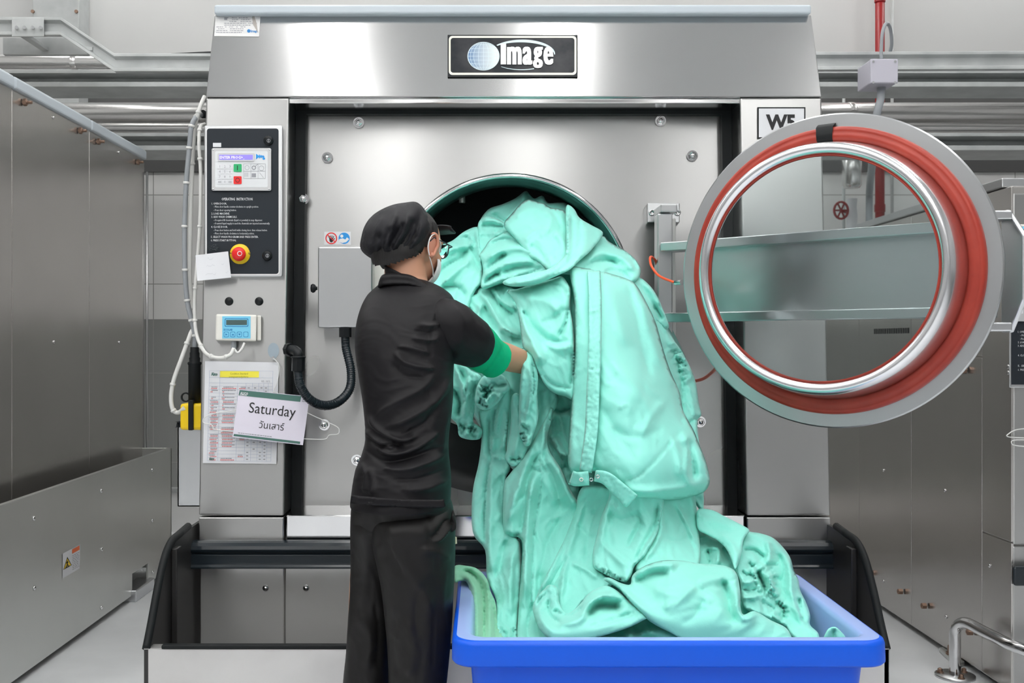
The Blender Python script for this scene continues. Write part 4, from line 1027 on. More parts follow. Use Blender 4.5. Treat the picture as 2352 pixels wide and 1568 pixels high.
# the common resting surface of the heap: px, py -> distance
CTRL = [(1100, 440, 3.85), (1200, 445, 3.82), (1300, 470, 3.78), (1390, 540, 3.70), (1010, 600, 3.52), (1060, 540, 3.66), (1100, 640, 3.42), (1230, 560, 3.50), (1330, 600, 3.40), (1460, 620, 3.48), (1180, 720, 3.22), (1260, 760, 3.12), (1400, 760, 3.12), (1530, 760, 3.34),
        (1200, 860, 3.04), (1300, 900, 3.04), (1450, 900, 2.98), (1590, 900, 3.26), (1060, 900, 3.16), (1100, 1000, 3.14), (1200, 1000, 3.06), (1350, 1080, 2.92), (1500, 1080, 2.86), (1610, 1080, 3.0), (1100, 1150, 3.04), (1200, 1150, 2.98), (1300, 1180, 2.96), (1450, 1200, 2.84), (1620, 1200, 2.96),
        (1060, 1310, 2.84), (1150, 1300, 2.84), (1250, 1300, 2.82), (1400, 1300, 2.74), (1550, 1300, 2.66), (1700, 1250, 2.84), (1780, 1280, 2.82), (1100, 1480, 2.46), (1180, 1450, 2.60), (1300, 1400, 2.62), (1450, 1420, 2.50), (1600, 1420, 2.44), (1750, 1400, 2.58), (1850, 1440, 2.56), (1300, 1480, 2.40), (1600, 1485, 2.34), (1900, 1470, 2.50), (1250, 1250, 2.88)]
CT = np.array(CTRL)
_d = np.sqrt(((CT[:, None, :2]-CT[None, :, :2])**2).sum(2)); _K = np.sqrt(_d**2+60**2)
_W = np.linalg.solve(np.block([[_K+np.eye(len(CT))*8, np.ones((len(CT), 1))], [np.ones((1, len(CT))), np.zeros((1, 1))]]), np.concatenate([CT[:, 2], [0]]))
def heap(P):
    d = np.sqrt(((P[:, None, :]-CT[None, :, :2])**2).sum(2)); return np.sqrt(d**2+60**2)@_W[:-1]+_W[-1]
def gather(pts, n, L, a=.008, w=3., seed=1):
    """short pleats across an elastic edge"""
    P_ = [np.array(p) for p in spline(pts, 8)]; out = []; rs = np.random.RandomState(seed)
    for i in range(n):
        q = (i+.5)/n*(len(P_)-1.001); k = int(q); c = P_[k]+(P_[k+1]-P_[k])*(q-k); t = P_[k+1]-P_[k]; t = t/np.linalg.norm(t); nn = np.array([-t[1], t[0]])+t*rs.uniform(-.35, .35)
        l = L*rs.uniform(.6, 1.2)/2; out.append(([tuple(c-nn*l), tuple(c+t*rs.uniform(-1, 1)), tuple(c+nn*l)], w*rs.uniform(.8, 1.2), a*(1 if i % 2 else -1)*rs.uniform(.7, 1.3)))
    return out
def creases(poly, ang, seed):
    """pressed-in straight creases scattered over a garment"""
    rs = np.random.RandomState(seed+500); A = np.array(poly, float); mn, mx = A.min(0), A.max(0); out = []
    n = int(np.clip((mx-mn).prod()/2600, 3, 34))
    for _ in range(n):
        c = mn+(mx-mn)*rs.rand(2); L = rs.uniform(14, 60)*min(1, (mx-mn).min()/110+.25); a = R(ang+rs.normal(0, 34)); d = np.array([math.cos(a), math.sin(a)])*L
        k = np.array([-d[1], d[0]])*rs.uniform(-.18, .18)
        out.append(([tuple(c-d), tuple(c+k), tuple(c+d)], rs.uniform(3, 6.5), rs.choice([-1, 1])*rs.uniform(.001, .0032)))
    return out
def cloth(poly, out=0., T=.035, w=26, folds=(), wr=(80, .010), seed=1, lam=34., crumple=.5, sp=4.4, Tb=.03, depth=None, sharp=False, name='coverall', parent=None, label=None, mat_='cloth', gath=(), group=None, hang=0., stretch=3.2, wmask=None, raw=False):
    """one garment: outline in px -> closed rounded volume whose front carries the folds. out = metres in front of the heap"""
    pl = [tuple(p) for p in (poly if sharp else spline(poly, 4, True))]
    
    if not raw: w = w*.34; T = T*.42; wr = (wr[0], wr[1]*1.6); crumple = crumple*.55
    if not raw: folds = list(folds)+creases(poly, wr[0], seed)
    for g_ in gath: folds = list(folds)+gather(*g_)
    # even resampling of the outline
    A = np.array(pl); B = np.roll(A, -1, 0); L = np.linalg.norm(B-A, axis=1); cum = np.concatenate([[0], np.cumsum(L)]); n = max(12, int(cum[-1]/sp))
    tt = np.arange(n)*cum[-1]/n; idx = np.clip(np.searchsorted(cum, tt, 'right')-1, 0, len(A)-1)
    bd = A[idx]+(B-A)[idx]*((tt-cum[idx])/np.maximum(L[idx], 1e-9))[:, None]
    mn, mx = bd.min(0), bd.max(0); rs = np.random.RandomState(seed); pts = []
    ys = np.arange(mn[1], mx[1], sp*.87)
    for r, y in enumerate(ys):
        xs = np.arange(mn[0]+(r % 2)*sp/2, mx[0], sp); pts.append(np.stack([xs, np.full(len(xs), y)], 1))
    G_ = np.concatenate(pts)+rs.uniform(-.6, .6, (sum(len(p) for p in pts), 2))
    # inside test
    ins = np.zeros(len(G_), bool); j = len(bd)-1
    for i in range(len(bd)):
        xi, yi = bd[i]; xj, yj = bd[j]
        c_ = ((yi > G_[:, 1]) != (yj > G_[:, 1])) & (G_[:, 0] < (xj-xi)*(G_[:, 1]-yi)/((yj-yi) if yj != yi else 1e-9)+xi); ins ^= c_; j = i
    dI, _, _ = segdist(G_, bd); G_ = G_[ins & (dI > sp*.55)]
    V = np.concatenate([bd, G_]); nb = len(bd)
    r = geometry.delaunay_2d_cdt([Vector(p) for p in V], [(i, (i+1) % nb) for i in range(nb)], [], 1, 1e-5)
    V2 = np.array([(v.x, v.y) for v in r[0]]); tris = [tuple(f) for f in r[2]]
    N = len(V2); orig = r[3]; isb = np.zeros(N, bool)
    d, _, _ = segdist(V2, bd)
    isb = d < 1e-3
    f = np.sqrt(1-(1-np.clip(d/w, 0, 1))**2)
    hp = (heap(V2) if depth is None else (np.full(N, float(depth)) if isinstance(depth, (int, float)) else depth(V2)))-out
    h = wrinkles(V2, wr[0], seed, wr[1], lam, stretch, crumple) if wr[1] else 0
    if wmask is not None: h = h*wmask(V2)
    h = h+folds_height(V2, folds)
    edge = np.clip(d/(w*.6), 0, 1)
    Df = hp+T*(1-f)-h*(.25+.75*edge)
    Df = np.where(V2[:, 1] > 1150, 2.345+.03*np.log1p(np.exp(np.clip((Df-2.345)/.03, -30, 30))), Df)
    Db_ = Df+.004+(Tb+T)*f*edge
    Db_ = np.where(isb, Df, Db_)
    vs = [at(V2[i, 0], V2[i, 1], Df[i]) for i in range(N)]; back = {}; bi = list(range(N))
    for i in range(N):
        if not isb[i]: bi[i] = len(vs); vs.append(at(V2[i, 0], V2[i, 1], Db_[i]))
    fs = tris+[(bi[c_], bi[b2], bi[a]) for a, b2, c_ in tris]
    me = bpy.data.meshes.new(name); o = bpy.data.objects.new(name, me); col.objects.link(o)
    c0 = Vector(np.mean([tuple(v) for v in vs[:N]], axis=0)); zmin = min(v.z for v in vs)
    if parent: off = wloc(parent); o.parent = parent
    else: off = Vector((c0.x, c0.y, zmin)); o.location = off
    me.from_pydata([v-off for v in vs], [], fs); me.materials.append(M[mat_] if isinstance(mat_, str) else mat_)
    me.polygons.foreach_set('use_smooth', [True]*len(fs)); me.validate(); me.update()
    bm = bmesh.new(); bm.from_mesh(me); bmesh.ops.recalc_face_normals(bm, faces=bm.faces)
    bm.to_mesh(me); bm.free()
    if label: tag(o, label, 'coverall', group)
    return o
def strip(pts, wpx, out, parent, name, T=.008, seed=3, amp=.003, lam=9., mat_='cloth', ang=90, depth=None):
    """a sewn band (placket, waistband, cuff) along a px polyline"""
    P_ = [np.array(p, float) for p in spline(pts, 5)]; Lf = []; Rt = []
    for i, p in enumerate(P_):
        t = P_[min(i+1, len(P_)-1)]-P_[max(i-1, 0)]; t /= max(np.linalg.norm(t), 1e-6); n_ = np.array([-t[1], t[0]])
        w_ = (wpx if not isinstance(wpx, (list, tuple)) else wpx[0]+(wpx[1]-wpx[0])*i/(len(P_)-1))/2
        Lf.append(tuple(p+n_*w_)); Rt.append(tuple(p-n_*w_))
    return cloth(Lf+Rt[::-1], out, T, 5, (), (ang, amp), seed, lam, .4, 4., .004, depth, True, name, parent, mat_=mat_, stretch=1.2)
# ================================================================== the mint green coveralls
GRP = 'mint green coveralls heaped from the machine into the cart'
def cv(poly, label, **k): return cloth(poly, label=label, group=GRP, **k)
# --- deep ones, in shadow behind
cv([(1120, 500), (1200, 455), (1300, 480), (1400, 560), (1500, 680), (1590, 860), (1600, 1000), (1600, 1130), (1330, 1160), (1200, 1100), (1090, 960), (1050, 860), (1010, 700), (1020, 600)], 'mint green coverall at the very back of the heap, mostly hidden in the opening', out=-.16, T=.05, w=60, seed=2, wr=(80, .03), lam=60, sp=10)
cv([(1099, 520), (1120, 482), (1153, 469), (1184, 455), (1207, 438), (1217, 447), (1228, 456), (1246, 449), (1258, 466), (1281, 465), (1305, 469), (1322, 500), (1310, 600), (1200, 600), (1120, 570)], 'mint green coverall whose peak is the highest point of the heap in the opening', out=-.04, T=.04, w=16, seed=5, wr=(150, .008),
   folds=[([(1127, 490), (1165, 510), (1190, 500)], 10, -.02), ([(1204, 440), (1200, 462), (1175, 492)], 6, .014), ([(1204, 440), (1225, 462), (1250, 470)], 8, -.01)])
cv([(1095, 675), (1102, 662), (1133, 652), (1164, 655), (1200, 680), (1200, 713), (1206, 752), (1206, 790), (1200, 815), (1159, 800), (1125, 800), (1098, 770), (1088, 721), (1070, 700), (1076, 680)], 'crumpled mint green coverall just above the bare forearm', out=.0, T=.03, w=14, seed=11, wr=(60, .010), lam=24,
   folds=[([(1100, 668), (1125, 700), (1150, 745), (1190, 775)], 9, .024), ([(1130, 660), (1150, 690), (1187, 712)], 7, .02), ([(1128, 668), (1148, 700), (1186, 728)], 6, -.022), ([(1110, 700), (1135, 745), (1152, 770)], 6, -.022), ([(1105, 690), (1100, 730), (1120, 765)], 7, .016), ([(1165, 670), (1180, 690), (1192, 688)], 5, -.015), ([(1140, 765), (1160, 755), (1199, 775)], 7, .018)])
cv([(960, 700), (1000, 570), (1022, 560), (1041, 551), (1067, 531), (1097, 521), (1103, 548), (1108, 583), (1108, 624), (1106, 650), (1092, 668), (1082, 690), (1076, 720), (1078, 760), (1050, 760), (990, 730)], 'mint green coverall bundled up right in front of the masked face', out=.02, T=.05, w=18, seed=12, wr=(115, .008),
   folds=[([(1010, 585), (1045, 570), (1078, 565)], 9, .022), ([(1078, 566), (1060, 590), (1020, 615), (1003, 640)], 10, -.026), ([(1080, 566), (1092, 600), (1104, 628)], 7, -.022), ([(1087, 592), (1050, 622), (1015, 655)], 9, .018), ([(1040, 553), (1070, 545), (1098, 560)], 7, -.02), ([(1077, 541), (1085, 556), (1078, 566)], 5, .02), ([(1010, 662), (1050, 660), (1072, 684)], 10, -.02), ([(1095, 524), (1100, 570), (1108, 610)], 6, .018)])
cv([(1097, 522), (1100, 509), (1113, 497), (1135, 500), (1161, 514), (1172, 532), (1145, 548), (1128, 558), (1115, 575), (1102, 592), (1092, 573), (1096, 548)], 'small rolled mint green coverall left of the round bundle', out=.03, T=.035, w=12, seed=13, wr=(30, .005),
   folds=[([(1102, 520), (1125, 518), (1160, 520)], 8, -.022), ([(1108, 504), (1135, 508), (1158, 518)], 7, .016), ([(1135, 530), (1140, 540), (1160, 526)], 5, .018), ([(1134, 533), (1150, 528), (1166, 524)], 4, -.016), ([(1101, 540), (1118, 545), (1128, 540)], 6, -.012)])
cv([(1100, 586), (1112, 570), (1123, 553), (1138, 543), (1169, 530), (1187, 545), (1214, 565), (1240, 583), (1262, 600), (1262, 621), (1225, 636), (1190, 643), (1156, 650), (1133, 658), (1108, 664), (1104, 648), (1109, 624), (1106, 600)], 'swirled mint green coverall with many creases in the middle left of the heap', out=.08, T=.09, w=40, seed=14, wr=(160, .007), lam=28,
   folds=[([(1123, 560), (1160, 548), (1195, 556)], 9, -.026), ([(1112, 600), (1150, 575), (1200, 572), (1240, 590)], 11, .022), ([(1112, 622), (1150, 592), (1165, 580)], 8, -.024), ([(1110, 640), (1145, 612), (1190, 600), (1230, 602)], 10, .020), ([(1150, 628), (1190, 615), (1240, 612)], 8, -.016), ([(1110, 654), (1135, 632), (1152, 632)], 7, -.026), ([(1112, 660), (1150, 643), (1190, 634)], 8, .016), ([(1180, 640), (1215, 628), (1250, 612)], 6, -.02)])
cv([(1160, 508), (1174, 492), (1186, 478), (1200, 464), (1215, 458), (1236, 464), (1250, 467), (1262, 476), (1303, 490), (1308, 560), (1306, 600), (1290, 612), (1262, 624), (1240, 604), (1217, 592), (1202, 573), (1186, 552), (1167, 532), (1158, 520)], 'round smooth bundle of mint green coverall in the top middle of the opening', out=.14, T=.12, w=70, seed=15, wr=(40, .006), lam=44, crumple=.7,
   folds=[([(1250, 480), (1265, 500), (1258, 530), (1235, 545)], 9, .010), ([(1203, 558), (1225, 532), (1265, 525)], 8, .010), ([(1265, 482), (1285, 510), (1285, 540)], 8, -.012), ([(1215, 560), (1240, 580), (1255, 612)], 12, -.018), ([(1275, 530), (1295, 560), (1300, 590)], 10, .014), ([(1270, 540), (1280, 570), (1265, 600)], 8, -.010), ([(1180, 500), (1210, 480), (1240, 478)], 12, .010)])
cv([(1383, 542), (1397, 553), (1418, 566), (1438, 577), (1459, 595), (1471, 615), (1470, 634), (1461, 645), (1446, 651), (1425, 644), (1387, 636), (1350, 634), (1300, 630), (1275, 625), (1300, 600), (1340, 560)], 'mint green coverall drawn into a rounded sleeve fold at the upper right of the heap', out=.10, T=.09, w=40, seed=16, wr=(20, .004),
   folds=[([(1350, 600), (1380, 580), (1425, 590), (1460, 625)], 12, .024), ([(1330, 617), (1370, 600), (1405, 600), (1422, 615)], 9, -.026), ([(1385, 625), (1420, 622), (1450, 645)], 9, -.022), ([(1420, 572), (1450, 595), (1468, 622)], 4, -.016), ([(1360, 560), (1350, 580), (1320, 603)], 11, -.03), ([(1320, 626), (1370, 622), (1430, 640)], 7, .012)])
cv([(1303, 470), (1319, 480), (1331, 500), (1357, 516), (1382, 530), (1384, 541), (1373, 556), (1355, 578), (1329, 600), (1309, 619), (1273, 636), (1235, 652), (1197, 658), (1166, 656), (1154, 648), (1174, 637), (1204, 631), (1238, 623), (1263, 616), (1284, 600), (1299, 580), (1300, 530), (1299, 490)], 'folded mint green coverall with a stitched flap sweeping down to the left across the heap', out=.20, T=.05, w=16, seed=17, wr=(120, .004),
   folds=[([(1331, 500), (1332, 540), (1324, 580), (1305, 605)], 4, -.008), ([(1303, 480), (1301, 560), (1298, 600)], 8, .016), ([(1312, 490), (1316, 540), (1308, 600), (1270, 628)], 12, -.014), ([(1170, 652), (1230, 640), (1290, 612)], 9, .018), ([(1185, 640), (1240, 632), (1285, 610)], 6, -.012), ([(1345, 520), (1345, 560), (1325, 595)], 14, .012)])
# --- left hanging cuffs
cv([(1000, 836), (1042, 826), (1062, 834), (1082, 850), (1103, 861), (1106, 880), (1094, 905), (1090, 943), (1087, 968), (1100, 978), (1108, 988), (1104, 1006), (1090, 1010), (1070, 1008), (1054, 1000), (1050, 975), (1036, 960), (1020, 940), (1010, 880)], 'mint green coverall with gathered cuffs hanging below the raised elbow', out=.03, T=.03, w=12, seed=21, gath=[([(1040, 975), (1060, 985), (1085, 984), (1104, 990)], 16, 26, .009, 2.6), ([(1050, 1000), (1075, 1003), (1100, 1000)], 12, 10, .008, 2.4)], wr=(95, .010), lam=18,
   folds=[([(1045, 845), (1062, 885), (1066, 925)], 5, .014), ([(1052, 842), (1070, 885), (1062, 935)], 7, -.02), ([(1078, 862), (1070, 900), (1068, 965)], 9, .022), ([(1100, 870), (1085, 910), (1082, 960)], 8, -.018), ([(1042, 890), (1055, 925), (1050, 960)], 6, -.028), ([(1058, 968), (1062, 990), (1056, 1004)], 4, -.012), ([(1072, 970), (1075, 990), (1070, 1006)], 4, .012), ([(1085, 975), (1080, 992), (1088, 1006)], 4, -.014), ([(1056, 978), (1075, 983), (1100, 988)], 4, -.014)])
cv([(1092, 905), (1096, 886), (1107, 866), (1122, 860), (1140, 859), (1155, 861), (1166, 873), (1172, 892), (1158, 905), (1143, 926), (1122, 941), (1103, 939), (1091, 924)], 'crinkled mint green cuff opening towards the camera beside the hanging cuffs', out=.07, T=.035, w=12, seed=22, gath=[([(1094, 905), (1104, 890), (1120, 882), (1130, 892), (1128, 910), (1112, 922), (1098, 918)], 22, 16, .007, 2.4)], wr=(20, .006), lam=12,
   folds=[([(1108, 890), (1118, 900), (1112, 915)], 8, -.040), ([(1100, 908), (1112, 904), (1122, 892), (1128, 886)], 4, .016), ([(1112, 928), (1124, 915), (1134, 898)], 5, .018), ([(1118, 884), (1126, 896), (1130, 908)], 5, -.022), ([(1128, 876), (1144, 884), (1166, 880)], 7, -.022), ([(1098, 918), (1110, 930), (1124, 932)], 4, -.014), ([(1140, 905), (1150, 915), (1140, 925)], 6, .012)])
cv([(1100, 945), (1123, 936), (1140, 905), (1158, 886), (1172, 890), (1172, 930), (1167, 984), (1164, 1030), (1172, 1075), (1160, 1106), (1160, 1200), (1190, 1238), (1196, 1263), (1196, 1355), (1188, 1437), (1190, 1462), (1173, 1484), (1156, 1474), (1140, 1444), (1140, 1380), (1119, 1330), (1114, 1263), (1086, 1222), (1085, 1133), (1100, 1060), (1106, 999)], 'mint green coverall hanging as a long leg into the left part of the cart', out=.02, T=.05, w=22, seed=23, gath=[([(1142, 1450), (1160, 1462), (1188, 1450)], 12, 22, .008, 2.6), ([(1107, 1052), (1140, 1050), (1165, 1056)], 9, 20, .004, 3.)], wr=(92, .007), lam=34,
   folds=[([(1125, 945), (1122, 1000), (1127, 1052)], 4, -.016), ([(1150, 925), (1140, 975), (1128, 1045)], 8, .022), ([(1140, 930), (1134, 980), (1138, 1010)], 8, -.030), ([(1160, 940), (1164, 985), (1150, 1040)], 7, .014), ([(1127, 1050), (1118, 1100), (1112, 1180), (1113, 1260)], 5, -.018), ([(1127, 1048), (1160, 1055), (1172, 1080)], 8, .014), ([(1130, 1056), (1128, 1120), (1125, 1250), (1135, 1330)], 12, .014), ([(1150, 1080), (1152, 1150), (1156, 1220)], 10, -.014), ([(1160, 1235), (1150, 1300), (1135, 1330)], 14, -.014), ([(1180, 1250), (1170, 1340), (1175, 1420)], 14, .012), ([(1114, 1300), (1130, 1340), (1150, 1400)], 10, -.010), ([(1150, 1440), (1160, 1458), (1158, 1474)], 4, -.014), ([(1165, 1440), (1170, 1460), (1168, 1480)], 4, .012), ([(1180, 1440), (1178, 1458), (1172, 1474)], 4, -.014)])
cv([(1176, 910), (1194, 908), (1198, 960), (1212, 1020), (1206, 1045), (1198, 1058), (1183, 1071), (1169, 1066), (1160, 1050), (1165, 1030), (1173, 975)], 'narrow mint green sleeve end hanging between the long leg and the thin sleeve', out=.06, T=.03, w=14, seed=24, gath=[([(1163, 1050), (1182, 1060), (1200, 1050)], 8, 14, .006, 2.6)], wr=(100, .005), folds=[([(1166, 1052), (1185, 1056), (1198, 1050)], 4, -.016), ([(1188, 930), (1192, 990), (1180, 1050)], 10, .012)])
cv([(1225, 850), (1275, 895), (1282, 925), (1262, 960), (1240, 1000), (1220, 1040), (1200, 1080), (1180, 1100), (1205, 1010), (1228, 930)], 'smooth mint green coverall in shade between the thin sleeve and the pocket flap', out=.02, T=.03, w=16, seed=25, wr=(120, .005), folds=[([(1235, 880), (1240, 940), (1225, 990)], 9, -.014)])
cv([(1197, 801), (1206, 803), (1222, 815), (1229, 835), (1236, 864), (1234, 907), (1236, 963), (1223, 1004), (1217, 1022), (1206, 1024), (1200, 1012), (1192, 991), (1192, 960), (1193, 902), (1198, 840)], 'thin mint green sleeve with a gathered cuff hanging straight down from the hand', out=.12, T=.035, w=12, seed=26, gath=[([(1194, 975), (1198, 995), (1208, 1018)], 14, 20, .008, 2.4)], wr=(95, .004), lam=16,
   folds=[([(1212, 830), (1222, 880), (1215, 930), (1204, 975)], 5, .012), ([(1222, 830), (1226, 880), (1222, 920)], 3, -.014), ([(1196, 975), (1210, 985), (1212, 1000)], 4, -.014), ([(1194, 990), (1203, 1000), (1206, 1020)], 4, -.018), ([(1215, 1000), (1210, 1010), (1214, 1020)], 3, .010), ([(1195, 970), (1205, 972), (1214, 976)], 4, .010)])
cv([(1232, 890), (1290, 898), (1322, 915), (1330, 1050), (1330, 1180), (1345, 1280), (1300, 1290), (1262, 1200), (1250, 1060)], 'mint green coverall hidden in the shaded gap left of the front panel garment', out=-.10, T=.03, w=20, seed=27, wr=(70, .02), lam=26,
   folds=[([(1262, 960), (1272, 985), (1262, 1010)], 5, .02), ([(1262, 930), (1290, 945), (1318, 930)], 7, -.02), ([(1270, 1000), (1290, 1040), (1310, 1045)], 8, .025), ([(1280, 1090), (1300, 1070), (1310, 1085)], 5, -.02)])
cv([(1271, 925), (1252, 963), (1222, 1017), (1204, 1044), (1171, 1088), (1158, 1111), (1155, 1184), (1158, 1220), (1172, 1232), (1197, 1239), (1198, 1290), (1192, 1380), (1190, 1490), (1225, 1490), (1262, 1488), (1300, 1440), (1310, 1330), (1330, 1240), (1334, 1171), (1308, 1120), (1290, 1078), (1262, 1035), (1257, 1004), (1268, 960)], 'mint green coverall flaring from a pinched waist down into the cart, centre left', out=.05, T=.06, w=26, seed=28, gath=[([(1222, 1066), (1246, 1072), (1262, 1060)], 8, 34, .005, 3.)], wr=(100, .008), lam=40,
   folds=[([(1262, 950), (1255, 1010), (1248, 1060)], 6, -.018), ([(1248, 1065), (1238, 1150), (1225, 1250), (1220, 1420)], 4, -.012), ([(1230, 1010), (1205, 1080), (1180, 1150), (1165, 1210)], 12, .018), ([(1245, 1030), (1215, 1090), (1200, 1200), (1195, 1240)], 9, -.020), ([(1235, 1068), (1215, 1150), (1208, 1260), (1205, 1400)], 13, .020), ([(1262, 1050), (1290, 1100), (1320, 1170)], 12, .014), ([(1255, 1060), (1275, 1110), (1290, 1180)], 8, -.012), ([(1215, 1070), (1235, 1082), (1246, 1078)], 4, -.008), ([(1290, 1180), (1250, 1270), (1240, 1350)], 14, -.012), ([(1330, 1230), (1290, 1280), (1250, 1340)], 8, .010), ([(1160, 1225), (1178, 1230), (1196, 1225)], 4, -.020), ([(1225, 1380), (1212, 1440), (1215, 1488)], 6, -.016), ([(1165, 1190), (1190, 1150), (1215, 1130)], 5, -.006), ([(1240, 1300), (1235, 1400), (1240, 1480)], 12, -.016)])
# --- pocket flap garment
cv([(1164, 667), (1186, 664), (1210, 657), (1243, 647), (1270, 640), (1290, 634), (1302, 648), (1311, 665), (1310, 708), (1316, 739), (1320, 777), (1322, 850), (1320, 915), (1297, 910), (1273, 903), (1253, 886), (1235, 853), (1220, 818), (1202, 799), (1197, 770), (1189, 713), (1180, 688)], 'mint green coverall with a rounded pocket flap in the centre above the thin sleeve', out=.13, T=.08, w=40, seed=31, wr=(60, .005), lam=40, crumple=.8,
   folds=[([(1260, 652), (1290, 658), (1308, 685)], 4, -.008), ([(1190, 690), (1215, 740), (1260, 780), (1310, 785)], 12, -.018), ([(1195, 700), (1205, 745), (1225, 790), (1250, 840)], 12, .020), ([(1306, 700), (1300, 740), (1283, 775)], 5, -.020), ([(1250, 790), (1290, 800), (1318, 790)], 14, .014), ([(1230, 830), (1265, 880), (1318, 892)], 5, -.010), ([(1205, 685), (1250, 690), (1290, 720)], 18, .012), ([(1200, 715), (1210, 725), (1206, 730)], 5, -.018), ([(1240, 740), (1275, 730), (1300, 705)], 14, -.008), ([(1314, 800), (1316, 850), (1312, 890)], 5, -.014)])
# --- right hand garments
cv([(1448, 640), (1469, 637), (1492, 655), (1510, 680), (1522, 708), (1535, 741), (1536, 752), (1530, 756), (1517, 744), (1499, 730), (1480, 705), (1460, 670)], 'mint green sleeve with a small cuff sticking out at the right of the heap', out=.04, T=.03, w=14, seed=32, gath=[([(1514, 740), (1526, 746), (1536, 742)], 7, 12, .006, 2.4)], wr=(55, .005), lam=22, folds=[([(1470, 650), (1495, 690), (1525, 740)], 6, -.014), ([(1480, 650), (1508, 685), (1528, 735)], 7, .012), ([(1500, 705), (1512, 715), (1520, 735)], 6, -.018)])
cv([(1480, 690), (1515, 733), (1540, 770), (1565, 805), (1584, 840), (1598, 878), (1605, 925), (1611, 953), (1602, 966), (1605, 1010), (1612, 1060), (1616, 1168), (1595, 1155), (1560, 1100), (1530, 950), (1500, 800)], 'mint green coverall with a gathered elastic waist along the right edge of the heap', out=.03, T=.04, w=18, seed=33, gath=[([(1540, 795), (1555, 822), (1568, 850), (1578, 875)], 18, 34, .008, 3.)], wr=(60, .010), lam=20, crumple=.9,
   folds=[([(1530, 790), (1550, 815), (1560, 850), (1568, 900), (1570, 960)], 7, -.022), ([(1545, 800), (1560, 808), (1572, 815)], 4, -.014), ([(1548, 815), (1562, 820), (1576, 828)], 4, .014), ([(1552, 828), (1566, 834), (1580, 842)], 4, -.014), ([(1560, 845), (1575, 850), (1588, 860)], 4, .012), ([(1580, 880), (1590, 920), (1596, 960)], 7, .012), ([(1575, 975), (1590, 965), (1606, 955)], 5, -.016), ([(1580, 985), (1598, 1030), (1606, 1100)], 7, -.012)])
big = cv([(1309, 618), (1345, 616), (1382, 622), (1402, 628), (1440, 640), (1462, 655), (1485, 695), (1506, 740), (1520, 790), (1532, 830), (1544, 862), (1561, 900), (1570, 945), (1592, 985), (1606, 1020), (1618, 1050), (1629, 1090), (1629, 1112), (1615, 1131), (1590, 1140), (1565, 1146), (1532, 1148), (1500, 1146), (1465, 1143), (1440, 1132), (1415, 1112), (1385, 1093), (1370, 1082), (1340, 1085), (1312, 1082), (1304, 1050), (1308, 980), (1314, 900), (1320, 820), (1320, 700)], 'large mint green coverall with long placket and snap waistband at the heap\'s right front', out=.15, T=.10, w=60, seed=34, wr=(48, .005), lam=52, crumple=.9, sp=6,
   folds=[([(1440, 645), (1462, 720), (1475, 800), (1500, 880)], 18, -.014), ([(1470, 680), (1490, 760), (1520, 850)], 12, .010), ([(1390, 640), (1410, 700), (1440, 800)], 20, .008), ([(1420, 1112), (1470, 1090), (1520, 1040), (1568, 984)], 3, -.007), ([(1545, 870), (1558, 920), (1572, 980)], 8, -.022), ([(1568, 985), (1580, 1030), (1575, 1090), (1590, 1120)], 10, .016), ([(1580, 1005), (1592, 1060), (1595, 1105)], 12, -.030), ([(1420, 1120), (1480, 1128), (1560, 1120), (1620, 1105)], 12, .014), ([(1374, 800), (1372, 900), (1362, 1000), (1352, 1075)], 5, -.014), ([(1322, 640), (1322, 800), (1312, 1060)], 6, .008), ([(1380, 930), (1420, 1000), (1460, 1060)], 20, -.010), ([(1400, 830), (1450, 880), (1500, 960)], 16, .006), ([(1500, 640), (1480, 900), (1440, 960)], 16, -.004), ([(1400, 980), (1440, 1000), (1480, 1000), (1530, 980)], 16, -.008), ([(1530, 920), (1500, 950), (1470, 1010)], 12, .008), ([(1415, 940), (1440, 930), (1455, 950)], 5, .004), ([(1540, 1000), (1560, 1050), (1560, 1100)], 10, .010)])
strip([(1364, 622), (1367, 700), (1366, 800), (1362, 900), (1358, 990), (1345, 1084)], 30, .178, big, 'placket', T=.010, seed=35, amp=.0035, lam=11, ang=10)
strip([(1311, 1096), (1325, 1100), (1353, 1098)], 33, .19, big, 'waistband', T=.010, seed=36, amp=.002)
strip([(1366, 1092), (1392, 1098), (1420, 1122), (1452, 1152)], [26, 40], .185, big, 'waistband', T=.010, seed=37, amp=.003)
for px, py, m_ in ((1335, 1101, 'cream'), (1358, 1101, 'steel_plain'), (1373, 1094, 'steel_mirror')):
    c_ = at(px, py, float(heap(np.array([[px, py]]))[0])-.198)
    MB().lathe([(.003, 0), (.0055, .001), (.0045, .003), (.003, .002)], c_, (0, -1, 0), 14).build('snap_button', m_, big)
